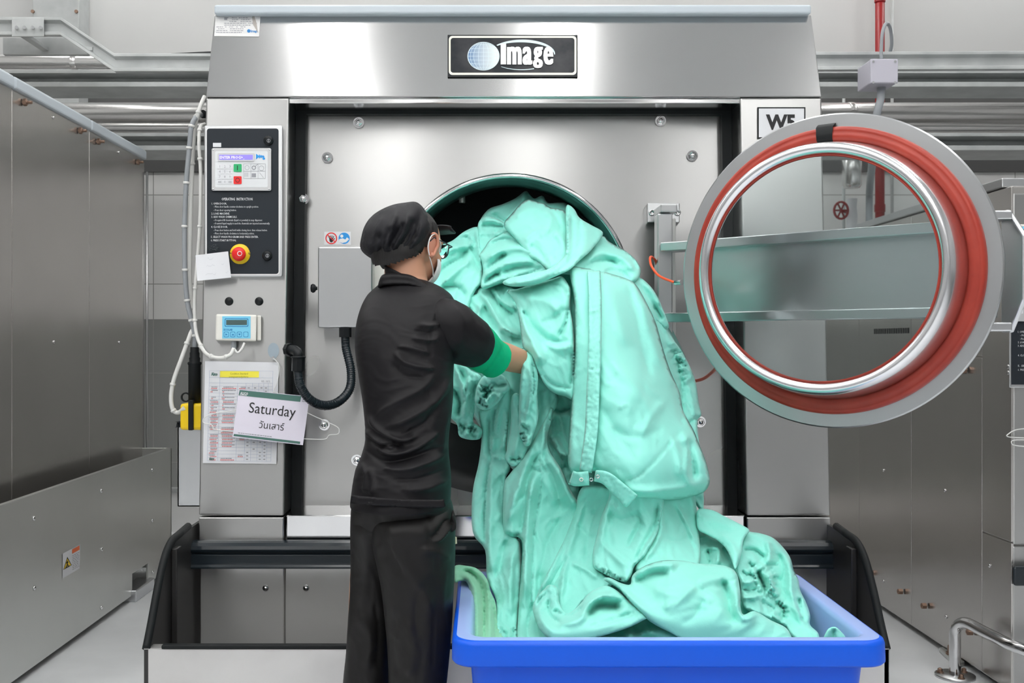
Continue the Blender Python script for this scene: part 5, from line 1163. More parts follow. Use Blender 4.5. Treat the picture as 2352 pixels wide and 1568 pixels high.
# --- in the cart
cv([(1044, 1300), (1071, 1299), (1097, 1306), (1119, 1330), (1127, 1358), (1139, 1386), (1143, 1432), (1160, 1472), (1165, 1500), (1086, 1500), (1084, 1393), (1074, 1340), (1058, 1334), (1044, 1337)], 'dull green coverall draped over the back left corner of the blue cart', out=.03, T=.03, w=14, seed=41, wr=(80, .004), lam=20, mat_=mat('faded_green_cotton', (.25, .62, .42), .75, spec=.25, sheen=.25),
   folds=[([(1050, 1310), (1080, 1315), (1108, 1350), (1112, 1420), (1110, 1490)], 6, -.022), ([(1055, 1322), (1080, 1330), (1095, 1380), (1095, 1480)], 8, .014), ([(1100, 1312), (1122, 1350), (1125, 1420), (1128, 1490)], 8, .014), ([(1120, 1340), (1135, 1400), (1140, 1480)], 6, -.014)])
cv([(1180, 1500), (1200, 1440), (1260, 1400), (1400, 1400), (1600, 1380), (1700, 1380), (1800, 1420), (1860, 1450), (1870, 1500), (1600, 1505), (1300, 1508)], 'mint green coverall lying lowest along the front rim inside the blue cart', out=-.03, T=.03, w=24, seed=42, wr=(30, .022), lam=46, sp=8,
   folds=[([(1370, 1440), (1378, 1465), (1372, 1500)], 6, -.03), ([(1440, 1430), (1448, 1470), (1440, 1500)], 8, .03), ([(1440, 1470), (1500, 1450), (1560, 1470)], 10, .02)])
cv([(1350, 1115), (1405, 1120), (1404, 1150), (1385, 1202), (1368, 1263), (1370, 1300), (1400, 1330), (1400, 1350), (1350, 1372), (1318, 1410), (1290, 1432), (1262, 1440), (1228, 1400), (1232, 1370), (1255, 1320), (1290, 1250), (1318, 1180), (1330, 1130)], 'mint green coverall leg sloping down left of the drooping sleeve above the cart', out=.07, T=.05, w=22, seed=43, wr=(110, .006), lam=36, crumple=.8,
   folds=[([(1345, 1140), (1320, 1220), (1300, 1290), (1284, 1400)], 10, .014), ([(1370, 1160), (1350, 1240), (1345, 1300)], 10, -.010), ([(1310, 1290), (1350, 1310), (1375, 1330)], 8, .010), ([(1308, 1270), (1275, 1330), (1240, 1380)], 7, -.016), ([(1300, 1240), (1260, 1310), (1238, 1370)], 9, .014), ([(1320, 1200), (1355, 1235), (1366, 1225)], 9, -.006)])
cv([(1500, 1105), (1580, 1100), (1600, 1165), (1606, 1230), (1606, 1300), (1570, 1305), (1519, 1300), (1460, 1312), (1470, 1270), (1500, 1225), (1512, 1180)], 'mint green coverall panel with a stitched diagonal seam right of the drooping sleeve', out=.085, T=.05, w=20, seed=44, wr=(70, .005), lam=34,
   folds=[([(1548, 1156), (1570, 1200), (1592, 1250), (1600, 1290)], 5, -.010), ([(1555, 1160), (1580, 1210), (1598, 1260)], 6, .010), ([(1520, 1235), (1560, 1240), (1590, 1230)], 8, -.008), ([(1520, 1160), (1515, 1230), (1480, 1290)], 8, .014)])
slv = cv([(1398, 1143), (1402, 1112), (1440, 1105), (1500, 1105), (1530, 1115), (1526, 1146), (1520, 1184), (1509, 1228), (1484, 1273), (1458, 1299), (1451, 1319), (1440, 1336), (1425, 1334), (1405, 1326), (1374, 1310), (1363, 1298), (1362, 1266), (1370, 1235), (1380, 1189)], 'broad mint green sleeve with an elastic end drooping over the middle of the cart', out=.115, T=.05, w=18, seed=45, gath=[([(1368, 1304), (1392, 1316), (1415, 1328), (1440, 1332)], 18, 16, .007, 2.6)], wr=(75, .006), lam=40, crumple=.7,
   folds=[([(1460, 1170), (1470, 1200), (1450, 1240), (1440, 1262)], 9, -.014), ([(1511, 1150), (1505, 1200), (1475, 1255), (1455, 1295)], 5, -.018), ([(1518, 1160), (1512, 1215), (1480, 1265)], 5, .012), ([(1400, 1150), (1385, 1220), (1372, 1280)], 10, .010), ([(1372, 1235), (1410, 1275), (1450, 1305)], 10, .009), ([(1390, 1180), (1430, 1195), (1462, 1180)], 14, -.010), ([(1376, 1306), (1396, 1314), (1412, 1326), (1436, 1332)], 4, -.018), ([(1385, 1300), (1392, 1312), (1388, 1318)], 3, .012)])
cv([(1385, 1330), (1400, 1326), (1425, 1338), (1448, 1342), (1452, 1322), (1475, 1302), (1519, 1287), (1570, 1287), (1608, 1294), (1645, 1296), (1674, 1302), (1692, 1317), (1700, 1355), (1701, 1393), (1708, 1411), (1733, 1403), (1771, 1424), (1806, 1442), (1820, 1470), (1815, 1500), (1700, 1500), (1605, 1498), (1590, 1482), (1544, 1455), (1493, 1427), (1447, 1384), (1420, 1352)], 'wide mint green coverall spread smoothly over the front right of the cart', out=.14, T=.06, w=22, seed=46, wr=(160, .005), lam=60, crumple=.7,
   folds=[([(1395, 1332), (1440, 1365), (1480, 1400), (1530, 1430), (1600, 1450), (1690, 1430)], 14, .026), ([(1455, 1322), (1500, 1300), (1560, 1296)], 14, .018), ([(1455, 1340), (1500, 1318), (1540, 1318)], 14, -.018), ([(1600, 1340), (1560, 1380), (1520, 1400)], 14, .012), ([(1600, 1342), (1640, 1330), (1670, 1332)], 12, .010), ([(1655, 1325), (1672, 1370), (1680, 1410), (1700, 1432)], 14, -.034), ([(1690, 1350), (1695, 1400), (1712, 1422), (1740, 1410)], 8, .018), ([(1660, 1395), (1640, 1430), (1600, 1450)], 16, .012), ([(1620, 1370), (1600, 1410), (1560, 1440)], 16, -.014), ([(1500, 1350), (1540, 1365), (1590, 1360)], 16, .008), ([(1740, 1420), (1690, 1450), (1600, 1480)], 10, .010), ([(1690, 1312), (1697, 1360), (1697, 1400)], 3, -.006)])
cv([(1224, 1395), (1232, 1372), (1250, 1352), (1262, 1342), (1280, 1350), (1285, 1385), (1300, 1408), (1318, 1400), (1335, 1384), (1350, 1364), (1372, 1350), (1395, 1345), (1420, 1358), (1450, 1385), (1484, 1416), (1478, 1424), (1430, 1446), (1340, 1470), (1275, 1470), (1245, 1452), (1230, 1425)], 'mint green coverall twisted into a ring of cloth at the front left of the cart', out=.16, T=.05, w=18, seed=47, wr=(150, .006), lam=30,
   folds=[([(1238, 1385), (1245, 1425), (1280, 1455), (1350, 1455), (1420, 1430)], 12, .022), ([(1260, 1372), (1262, 1410), (1290, 1432)], 7, -.020), ([(1285, 1435), (1330, 1425), (1355, 1385), (1390, 1368), (1430, 1375)], 12, .026), ([(1345, 1420), (1375, 1392), (1430, 1395)], 13, -.040), ([(1350, 1440), (1400, 1425), (1460, 1405)], 8, -.014), ([(1262, 1355), (1240, 1375), (1232, 1395)], 4, -.012), ([(1265, 1400), (1310, 1412), (1340, 1390)], 8, -.018)])
cv([(1596, 1205), (1620, 1222), (1650, 1240), (1690, 1240), (1712, 1262), (1700, 1330), (1660, 1312), (1600, 1302)], 'shaded inside of a mint green coverall under the pointed collar flap', out=-.02, T=.03, w=16, seed=48, wr=(60, .010), lam=24, folds=[([(1600, 1238), (1640, 1228), (1662, 1234)], 8, .02), ([(1630, 1258), (1650, 1262), (1648, 1300)], 8, .02), ([(1625, 1260), (1630, 1285), (1628, 1300)], 7, -.03), ([(1660, 1255), (1675, 1280), (1690, 1305)], 8, -.02)])
cv([(1711, 1224), (1730, 1222), (1749, 1225), (1776, 1235), (1800, 1258), (1816, 1282), (1823, 1309), (1834, 1331), (1838, 1355), (1853, 1386), (1861, 1413), (1861, 1435), (1880, 1454), (1878, 1475), (1839, 1475), (1817, 1458), (1801, 1437), (1771, 1424), (1733, 1408), (1706, 1390), (1700, 1336), (1689, 1304), (1694, 1270)], 'mint green coverall with a puckered elastic opening at the right of the cart', out=.06, T=.06, w=22, seed=49, gath=[([(1726, 1300), (1738, 1318), (1746, 1345), (1758, 1362), (1774, 1360), (1776, 1336), (1768, 1316), (1748, 1302)], 34, 26, .009, 2.8), ([(1783, 1372), (1800, 1392), (1798, 1425)], 12, 22, .008, 2.8)], wr=(50, .008), lam=24, crumple=.9,
   folds=[([(1738, 1310), (1752, 1340), (1760, 1360)], 8, -.050), ([(1728, 1300), (1738, 1330), (1752, 1362)], 5, .018), ([(1745, 1308), (1770, 1335), (1768, 1360)], 6, .020), ([(1765, 1312), (1772, 1345), (1790, 1370)], 8, .022), ([(1702, 1310), (1715, 1320), (1728, 1318)], 5, -.018), ([(1702, 1335), (1718, 1338), (1732, 1334)], 5, .018), ([(1703, 1352), (1720, 1356), (1738, 1352)], 5, -.020), ([(1705, 1370), (1725, 1372), (1748, 1368)], 6, .018), ([(1718, 1290), (1726, 1300), (1734, 1304)], 5, -.020), ([(1760, 1240), (1768, 1270), (1762, 1300)], 9, .018), ([(1705, 1262), (1735, 1265), (1760, 1285)], 9, -.022), ([(1780, 1262), (1800, 1300), (1800, 1350), (1830, 1400)], 10, -.018), ([(1800, 1270), (1815, 1320), (1820, 1380), (1850, 1440)], 12, .022), ([(1780, 1380), (1800, 1400), (1795, 1430)], 7, -.026), ([(1785, 1400), (1776, 1412), (1790, 1425)], 5, .018), ([(1835, 1370), (1838, 1400), (1848, 1430)], 5, -.018), ([(1745, 1380), (1775, 1395), (1785, 1410)], 7, -.018), ([(1760, 1300), (1775, 1296), (1790, 1300)], 5, -.012), ([(1770, 1330), (1785, 1328), (1798, 1332)], 5, -.012)])
cv([(1602, 1171), (1626, 1169), (1644, 1174), (1660, 1183), (1690, 1198), (1721, 1216), (1713, 1230), (1707, 1243), (1702, 1275), (1689, 1307), (1680, 1285), (1668, 1260), (1647, 1240), (1622, 1227), (1602, 1212)], 'mint green coverall collar pointing right beyond the heap above the cart', out=.12, T=.025, w=14, seed=50, wr=(30, .004), lam=50, sharp=False, folds=[([(1604, 1185), (1640, 1195), (1690, 1215)], 14, .008), ([(1650, 1225), (1680, 1250), (1694, 1285)], 10, .010)])
cv([(1886, 1500), (1889, 1472), (1895, 1456), (1903, 1443), (1918, 1439), (1932, 1450), (1944, 1466), (1955, 1500)], 'small peak of a mint green coverall alone in the cart\'s right front corner', out=0, T=.03, w=16, seed=51, wr=(80, .006), depth=2.365, Tb=.01, folds=[([(1916, 1440), (1912, 1470), (1905, 1495)], 7, -.016)])
cv([(1825, 1490), (1840, 1470), (1865, 1463), (1882, 1470), (1890, 1492)], 'low flat bit of mint green coverall left of the small peak in the cart', out=0, T=.02, w=8, seed=52, wr=(80, .003), depth=2.38)
cv([(1160, 1260), (1400, 1180), (1600, 1180), (1760, 1250), (1850, 1400), (1840, 1500), (1400, 1505), (1200, 1500)], 'mint green coverall buried in the cart under the other garments', out=-.09, T=.04, w=30, seed=53, wr=(40, .02), lam=50, sp=9)
# ================================================================== the blue laundry cart
def rr(x0, x1, y0, y1, r, n=8):
    p = []
    for cx, cy, a in ((x1-r, y0+r, -90), (x1-r, y1-r, 0), (x0+r, y1-r, 90), (x0+r, y0+r, 180)):
        for i in range(n+1): t = R(a+90*i/n); p.append((cx+r*math.cos(t), cy+r*math.sin(t)))
    return p
cart = thing('laundry_cart', (.4, 2.6, 0), 'bright blue plastic laundry cart heaped with mint green garments', 'laundry cart')
cx0, cx1, cy0, cy1, zr = -.068, .872, 2.262, 2.965, .682
loops = []
def lp(inset, z, r): loops.append([(x, y, z) for x, y in rr(cx0+inset, cx1-inset, cy0+inset, cy1-inset, r)])
lp(.004, zr-.056, .05); lp(0, zr-.050, .05); lp(.0, zr-.012, .055); lp(.003, zr-.004, .052); lp(.010, zr, .05)
lp(.036, zr, .04); lp(.043, zr-.004, .04); lp(.047, zr-.014, .04)
lp(.085, .16, .06); lp(.11, .135, .06)
n = len(loops[0]); vs = [p for l in loops for p in l]; fs = []
for i in range(len(loops)-1):
    for k in range(n): fs.append((i*n+k, i*n+(k+1) % n, (i+1)*n+(k+1) % n, (i+1)*n+k))
fs.append(tuple(range((len(loops)-1)*n, len(loops)*n)))
mb = MB().add(vs, fs, 0, True)
for i in range(len(fs)):
    if i >= 4*n: mb.m[i] = 1
# outer body
lo = [[(x, y, z) for x, y in rr(cx0+i_, cx1-i_, cy0+i_, cy1-i_, r)] for i_, z, r in ((.004, zr-.056, .05), (.038, zr-.056, .04), (.040, zr-.06, .04), (.076, .16, .06), (.10, .125, .06))]
vs = [p for l in lo for p in l]; fs = []
for i in range(len(lo)-1):
    for k in range(n): fs.append((i*n+k, i*n+(k+1) % n, (i+1)*n+(k+1) % n, (i+1)*n+k))
fs.append(tuple(range((len(lo)-1)*n, len(lo)*n)))
mb.add(vs, fs, 0, True)
o = mb.build('tub', ['tub', 'tubpale'], cart)
wn = o.modifiers.new('wn', 'WEIGHTED_NORMAL')
for x in (cx0+.16, cx1-.16):
    for y in (cy0+.14, cy1-.14):
        m2 = MB().cyl((x-.016, y, .05), (x+.016, y, .05), .05, 20); w_ = m2.build('caster_wheel', 'rubber', cart, bevel=.004)
        MB().box(x-.026, x-.02, y-.02, y+.02, .05, .128).box(x+.02, x+.026, y-.02, y+.02, .05, .128).box(x-.03, x+.03, y-.03, y+.03, .12, .128).build('caster_fork', 'steel_plain', cart)
# ================================================================== the person
def loft(rings, name, m, parent, folds=(), wr=None, nseg=96, rows=130, p=2.25, closeb=True, seed=5, lam=30, crumple=.5):
    """rings: (py, left px, right px, D, depth radius); folds displace the skin outwards"""
    Rg = spline(rings, max(3, rows//(len(rings)-1)))
    vs = []; nv = []
    for (py, xl, xr, D, ry) in Rg:
        c = at((xl+xr)/2, py, D); hw = (xr-xl)/2/F*D*.985
        for k in range(nseg):
            t = 2*math.pi*k/nseg; ct, st = math.cos(t), math.sin(t)
            q = (abs(ct)**p+abs(st)**p)**(-1/p)
            vs.append(c+Vector((hw*ct*q, -ry*st*q, 0))); nv.append(Vector((ct/hw, -st/ry, 0)).normalized())
    P = np.array([proj(v) for v in vs]); h = folds_height(P, folds)*.62 if folds else np.zeros(len(P))
    if wr: h = h+wrinkles(P, wr[0], seed, wr[1], lam, 3.2, crumple)
    vs = [v+n_*float(hh)*max(0, .15-n_.y*.85 if n_.y < 0 else .15) for v, n_, hh in zip(vs, nv, h)]
    nr = len(Rg); fs = []
    for i in range(nr-1):
        for k in range(nseg): fs.append((i*nseg+k, i*nseg+(k+1) % nseg, (i+1)*nseg+(k+1) % nseg, (i+1)*nseg+k))
    mb = MB().add(vs, fs, 0, True)
    mb.add(vs[:nseg], [tuple(range(nseg))], 0); mb.add(vs[-nseg:], [tuple(range(nseg))[::-1]], 0)
    return mb.build(name, m, parent)
def limb(pts, name, m, parent, folds=(), wr=None, seed=3, n=36, lam=22, fuse=None):
    """pts: (px, py, D, radius)"""
    Q = spline([(*at(a, b, D), r) for a, b, D, r in pts], 10)
    mb = MB().tube([Vector(q[:3]) for q in Q], [float(q[3]) for q in Q], n)
    if folds or wr:
        P = np.array([proj(v) for v in mb.v]); h = folds_height(P, folds) if folds else np.zeros(len(P))
        if wr: h = h+wrinkles(P, wr[0], seed, wr[1], lam)
        for i, v in enumerate(mb.v):
            c = min((Vector(q[:3]) for q in Q), key=lambda a: (a-v).length); nn_ = (v-c).normalized()
            mb.v[i] = v+nn_*float(h[i])
    if fuse is not None: return fuse.add(mb.v, mb.f, 0, True)
    return mb.build(name, m, parent)
hc = at(941, 556, 2.84)
al = R(52); pt = R(-14)
f0 = Vector((math.cos(al), math.sin(al), 0)); rt = Vector((math.sin(al), -math.cos(al), 0))
hf = (f0*math.cos(pt)+Vector((0, 0, math.sin(pt)))).normalized(); hu = rt.cross(hf).normalized()
Rm = Matrix((hf, -rt, hu)).transposed()           # local x forward, y left, z up
def hp_(a, b, c): return hc+hf*a+rt*b+hu*c
body = MB()
def ell(c, r, n=24, m=16, rot=Rm): body.ball(c, r, n, m, rot=rot)
ell(hp_(-.005, 0, .008), (.096, .076, .088)); ell(hp_(.03, 0, -.045), (.062, .057, .068)); ell(hp_(.062, 0, -.085), (.024, .028, .020))
ell(hp_(.098, 0, -.022), (.018, .011, .020)); ell(hp_(.088, 0, .0), (.012, .008, .022)); ell(hp_(.078, 0, .022), (.02, .05, .012)); ell(hp_(.088, 0, -.057), (.010, .022, .006)); ell(hp_(.087, 0, -.066), (.009, .018, .006))
for s_ in (-1, 1): ell(hp_(.06, .035*s_, -.03), (.028, .025, .024))
def cap_(a, b, r0, r1, n=20):
    a, b = Vector(a), Vector(b); L = [a.lerp(b, i/6) for i in range(7)]; body.tube(L, [r0+(r1-r0)*i/6 for i in range(7)], n); body.ball(a, r0, 16, 10); body.ball(b, r1, 16, 10)
cap_(hp_(-.018, 0, -.03), at(935, 668, 2.80), .053, .058)
body.ball(at(932, 720, 2.78), (.105, .085, .10)); body.ball(at(930, 820, 2.71), (.095, .10, .16)); body.ball(at(925, 960, 2.66), (.085, .095, .16)); body.ball(at(928, 1130, 2.63), (.095, .10, .13))
body.ball(at(880, 728, 2.80), .045); body.ball(at(1015, 735, 2.70), .052)
# right arm, into the cloth
cap_(at(1012, 742, 2.70), at(1098, 803, 2.80), .046, .040); 
limb([(1085, 795, 2.79, .041), (1120, 808, 2.84, .040), (1160, 819, 2.90, .0385), (1196, 830, 2.965, .034), (1216, 836, 3.00, .030), (1232, 840, 3.03, .026)], '', None, None, fuse=body)
# left arm, hidden behind the torso
cap_(at(885, 735, 2.84), at(930, 800, 3.02), .040, .036); cap_(at(930, 800, 3.02), at(1012, 770, 3.20), .037, .026)
def hand(w_, fwd, pal, s=1):
    """palm and five bent fingers; w_ = wrist, fwd = finger direction, pal = palm normal"""
    fwd = Vector(fwd).normalized(); pal = Vector(pal).normalized(); sd = fwd.cross(pal).normalized()*s
    rot = Matrix((fwd, sd, pal)).transposed(); body.ball(w_+fwd*.045, (.048, .040, .015), 16, 10, rot=rot)
    for i, L in enumerate((.070, .080, .076, .060)):
        b0 = w_+fwd*.082+sd*(.030-.020*i); d = fwd; c_ = [b0-fwd*.02, b0]
        for q, bend in ((.45, 18), (.32, 45), (.23, 70)):
            d2 = (fwd*math.cos(R(bend))+pal*math.sin(R(bend))).normalized(); c_.append(c_[-1]+d2*L*q)
        body.tube(c_, [.0095, .0092, .0086, .008, .007], 12); body.ball(c_[-1], .007, 10, 8)
    b0 = w_+fwd*.02+sd*.034; c_ = [b0-sd*.01, b0+sd*.016+fwd*.022, b0+sd*.026+fwd*.048+pal*.008, b0+sd*.026+fwd*.068+pal*.02]
    body.tube(c_, [.013, .0115, .010, .008], 12); body.ball(c_[-1], .008, 10, 8)
hand(at(1232, 840, 3.03), (.8, .55, -.1), (0, .2, -1), -1)
hand(at(1012, 770, 3.20), (.85, .3, .2), (0, .2, -1), 1)
for pts in ([(940, 1150, 2.60, .075), (955, 1420, 2.59, .058), (955, 1600, 2.59, .048), (952, 1940, 2.59, .036)], [(880, 1150, 2.68, .072), (850, 1420, 2.72, .056), (845, 1600, 2.72, .047), (825, 1870, 2.74, .036)]):
    limb(pts, '', None, None, fuse=body)
tmp = body.build('person', 'skin', base=(-.17, 2.66, 0))
rm = tmp.modifiers.new('r', 'REMESH'); rm.mode = 'VOXEL'; rm.voxel_size = .0055
sm = tmp.modifiers.new('s', 'SMOOTH'); sm.factor = .5; sm.iterations = 4
bpy.context.view_layer.update()
me = bpy.data.meshes.new_from_object(tmp.evaluated_get(bpy.context.evaluated_depsgraph_get()))
tmp.modifiers.clear(); old = tmp.data; tmp.data = me; me.name = 'person'; bpy.data.meshes.remove(old)
me.polygons.foreach_set('use_smooth', [True]*len(me.polygons))
person = tag(tmp, 'person in black cap, black polo shirt and face mask pushing garments into the machine', 'person')
# ear, eyes
e0 = hp_(.002, .078, -.012)
mb = MB(); mb.ball(e0, (.017, .007, .029), 18, 12, rot=Rm)
mb.tube([e0+hf*(.018*math.cos(a_)*(.75 if math.sin(a_) < 0 else 1)-.001)+hu*(.030*math.sin(a_))+rt*(.006) for a_ in np.linspace(-1.9, 2.2, 16)], .0045, 8)
mb.ball(e0-hu*.027+hf*.004+rt*.002, (.008, .006, .009), 12, 8, rot=Rm)
mb.build('ear', mat('ear_skin', (.55, .24, .16), .5), person)
e1 = hp_(.002, -.078, -.012); MB().ball(e1, (.017, .007, .029), 18, 12, rot=Rm).build('ear', 'skin', person)
for s_ in (-1, 1):
    MB().ball(hp_(.078, .031*s_, .002), .012, 14, 10).build('eye', 'paper', person)
    MB().ball(hp_(.0885, .031*s_, .002), .005, 10, 8).build('iris', 'hair', person)
    MB().tube([hp_(.096-.01*abs(k-1), (.018+.012*k)*s_, .024+.002*(k == 1)) for k in range(3)], .003, 6).build('eyebrow', 'hair', person)
# hair under the cap
def shell(c, r, keep, n=48, m=32, push=None):
    mb = MB(); vs = []; ok = []
    for i in range(m+1):
        ph_ = math.pi*i/m
        for k in range(n):
            th = 2*math.pi*k/n; l = (math.sin(ph_)*math.cos(th), math.sin(ph_)*math.sin(th), math.cos(ph_))
            a, b, c_ = r[0]*l[0], r[1]*l[1], r[2]*l[2]; vs.append(c+hf*a+rt*b+hu*c_); ok.append(keep(a, b, c_))
    fs = [f for f in [(i*n+k, (i+1)*n+k, (i+1)*n+(k+1) % n, i*n+(k+1) % n) for i in range(m) for k in range(n)] if all(ok[j] for j in f)]
    used = sorted({j for f in fs for j in f}); mp = {j: i for i, j in enumerate(used)}
    return mb.add([vs[j] for j in used], [tuple(mp[j] for j in f) for f in fs], 0, True)
h = shell(hp_(-.010, 0, .004), (.101, .081, .092), lambda a, b, c: c > -.078+max(0, (a+.03))*1.6 and (a < .012+max(0, c)*.9 or c > .05)).build('hair', 'hair', person)
so = h.modifiers.new('t', 'SOLIDIFY'); so.thickness = .008
h = shell(hp_(-.002, 0, .010), (.099, .080, .090), lambda a, b, c: abs(b) > .066 and -.03 < c < .06 and .0 < a < .036).build('sideburn', 'hair', person)
h = shell(hp_(-.030, -.002, -.050), (.078, .070, .066), lambda a, b, c: a < .016 and c > -.050+.75*max(0, a+.062)).build('nape_hair', 'hair', person)
# mask and its loops
mk = shell(hp_(.034, 0, -.052), (.076, .068, .066), lambda a, b, c: a > .012+.25*max(0, c) and c < .052).build('face_mask', 'mask', person)
so = mk.modifiers.new('t', 'SOLIDIFY'); so.thickness = .003
for s_ in (1, -1):
    lp_ = spline([hp_(.062, .058*s_, -.008), hp_(.035, .078*s_, .004), hp_(.004, .086*s_, .018), hp_(-.016, .087*s_, .004), hp_(-.018, .085*s_, -.022), hp_(.0, .080*s_, -.045), hp_(.03, .070*s_, -.068), hp_(.05, .058*s_, -.084)], 6)
    MB().tube(lp_, .0016, 6).build('mask_loop', 'mask', person)
# glasses
g = MB()
for s_ in (1, -1):
    g.tube([hp_(.104-.012*abs(x), (.034+x*.026)*s_, .004+z*.019) for x, z in [(math.copysign(abs(math.cos(a_))**.6, math.cos(a_)), math.copysign(abs(math.sin(a_))**.6, math.sin(a_))) for a_ in np.linspace(0, 2*math.pi, 21)[:-1]]], .0016, 6, closed=True)
    g.tube([hp_(.092, .061*s_, .010), hp_(.088, .074*s_, .011), hp_(.05, .080*s_, .010), hp_(.0, .083*s_, .008), hp_(-.012, .083*s_, -.006)], .0018, 6)
g.tube([hp_(.102, .010, .006), hp_(.106, 0, .008), hp_(.102, -.010, .006)], .0015, 6)
gl_ = g.build('glasses', 'frame', person)
for s_ in (1, -1):
    MB().hexa([hp_(.103-.012*abs(x), (.034+x*.024)*s_, .004+z*.018) for x, z in ((-1, -.8), (0, -1), (1, -.8), (1, .8), (0, 1), (-1, .8))], [hp_(.105-.012*abs(x), (.034+x*.024)*s_, .004+z*.018) for x, z in ((-1, -.8), (0, -1), (1, -.8), (1, .8), (0, 1), (-1, .8))]).build('lens', 'glass', gl_)
# cap: a full gathered crown, band and small peak
capo = cloth([(827, 566), (829, 548), (836, 522), (850, 500), (872, 483), (902, 470), (930, 465), (953, 463), (967, 471), (980, 488), (988, 505), (993, 522), (990, 542), (980, 563), (965, 580), (944, 597), (918, 608), (896, 615), (880, 618), (872, 608), (860, 598), (845, 589), (833, 579)], 0, .10, 72, [([(963, 468), (964, 495), (957, 528), (944, 558), (920, 584), (885, 603)], 6, -0.0119), ([(850, 500), (842, 540), (850, 585)], 9, 0.0102), ([(880, 490), (862, 540), (864, 590)], 9, 0.0102), ([(915, 480), (890, 540), (880, 585)], 9, 0.0119), ([(945, 480), (925, 530), (900, 575)], 9, 0.0102), ([(955, 500), (935, 545), (912, 572)], 6, -0.0102), ([(930, 510), (910, 545), (895, 575)], 6, -0.0102), ([(898, 520), (882, 555), (876, 590)], 6, -0.0119), ([(870, 530), (862, 560), (862, 590)], 6, -0.0102), ([(872, 596), (874, 612)], 5, -0.0136), ([(905, 590), (935, 575), (960, 545)], 8, 0.0068)],
    (110, .004), 61, 18, .7, 5., .13, 2.725, False, 'cap', person, mat_='cap', raw=True)
pk = MB(); vs = []
for t_ in np.linspace(-1, 1, 13):
    vs += [hp_(.085+.012*(1-t_*t_), .062*t_, .082-.012*t_*t_), hp_(.092+.058*(1-t_*t_)**.6, .060*t_, .080-.016*t_*t_-.004)]
pk.add(vs, [(2*i, 2*i+1, 2*i+3, 2*i+2) for i in range(12)], 0, True); o = pk.build('cap_peak', 'cap', person)
o.modifiers.new('t', 'SOLIDIFY').thickness = .004
# shirt
SF = [([(1040, 684), (1012, 712), (995, 750), (988, 790), (990, 830)], 3, -.005), ([(845, 700), (840, 800), (850, 900)], 18, .004), ([(960, 745), (985, 748), (1010, 744)], 7, .008), ([(950, 758), (980, 764), (1005, 760)], 7, -.006), ([(945, 775), (985, 782), (1008, 776)], 7, .007),
      ([(914, 800), (930, 796), (985, 812)], 7, .008), ([(905, 805), (935, 835), (1000, 848)], 9, .010), ([(900, 830), (925, 860), (980, 868)], 8, -.007), ([(1000, 850), (970, 890), (900, 930), (860, 960)], 10, .008), ([(1040, 860), (1000, 920), (940, 960), (880, 985)], 12, .010), ([(1030, 900), (985, 965), (920, 1000)], 8, -.008), ([(845, 950), (870, 985), (920, 1010), (960, 1000)], 8, .011),
      ([(838, 985), (865, 1010), (910, 1030)], 9, .012), ([(842, 1000), (870, 1024), (905, 1020), (930, 1030)], 6, -.012), ([(860, 1022), (900, 1042), (950, 1030), (1010, 990)], 9, .011), ([(835, 1030), (880, 1060), (950, 1050), (1025, 1020)], 9, -.009), ([(880, 1075), (940, 1075), (1030, 1040)], 11, .010), ([(900, 1100), (960, 1100), (1030, 1075)], 9, -.007), ([(920, 1125), (980, 1120), (1032, 1100)], 12, .008), ([(830, 1060), (842, 1090), (838, 1135)], 6, .008), ([(850, 1070), (858, 1110), (852, 1140)], 7, .006), ([(985, 880), (990, 940), (985, 990)], 9, -.006), ([(1036, 930), (1020, 980), (1015, 1040)], 9, .008)]
shirt = loft([(640, 888, 968, 2.80, .058), (652, 872, 1000, 2.795, .075), (664, 858, 1022, 2.785, .092), (680, 842, 1040, 2.77, .108), (705, 829, 1050, 2.755, .122), (740, 819, 1053, 2.735, .132), (780, 815, 1052, 2.715, .136), (820, 817, 1046, 2.70, .136), (860, 823, 1043, 2.685, .133), (910, 831, 1042, 2.67, .13), (960, 837, 1037, 2.66, .127), (1005, 839, 1032, 2.65, .127), (1040, 831, 1032, 2.645, .132), (1075, 817, 1036, 2.64, .142), (1110, 810, 1038, 2.635, .150), (1152, 805, 1036, 2.63, .156), (1160, 806, 1034, 2.63, .156)], 'shirt', 'shirt', person, SF, (10, .0016), rows=240, nseg=150, lam=30)
strip([(806, 1146), (860, 1151), (930, 1155), (1005, 1157), (1022, 1154)], 19, 0, person, 'shirt_hem', T=.004, seed=62, amp=.0008, mat_='shirt', depth=2.472)
cloth([(877, 632), (900, 627), (925, 628), (945, 632), (964, 642), (984, 658), (994, 670), (980, 670), (955, 662), (925, 658), (895, 658), (870, 661), (868, 655)], 0, .014, 9, [([(872, 652), (900, 650), (940, 652), (985, 667)], 4, .003)], (5, .0012), 63, sp=4., Tb=.012, depth=2.705, name='collar', parent=person, mat_='shirt', raw=True)
cl = MB(); ctr = at(936, 648, 2.79)
rings_ = []
for (r, z) in ((.056, -.012), (.059, .008), (.058, .014), (.054, .014), (.052, 0)):
    rings_.append([ctr+Vector((r*1.02*math.cos(a_), r*1.0*math.sin(a_), z-.028*math.cos(a_))) for a_ in np.linspace(0, 2*math.pi, 41)[:-1]])
vs = [p for q in rings_ for p in q]; cl.add(vs, [(i*40+k, i*40+(k+1) % 40, (i+1)*40+(k+1) % 40, (i+1)*40+k) for i in range(4) for k in range(40)], 0, True); cl.build('collar_stand', 'shirt', person)
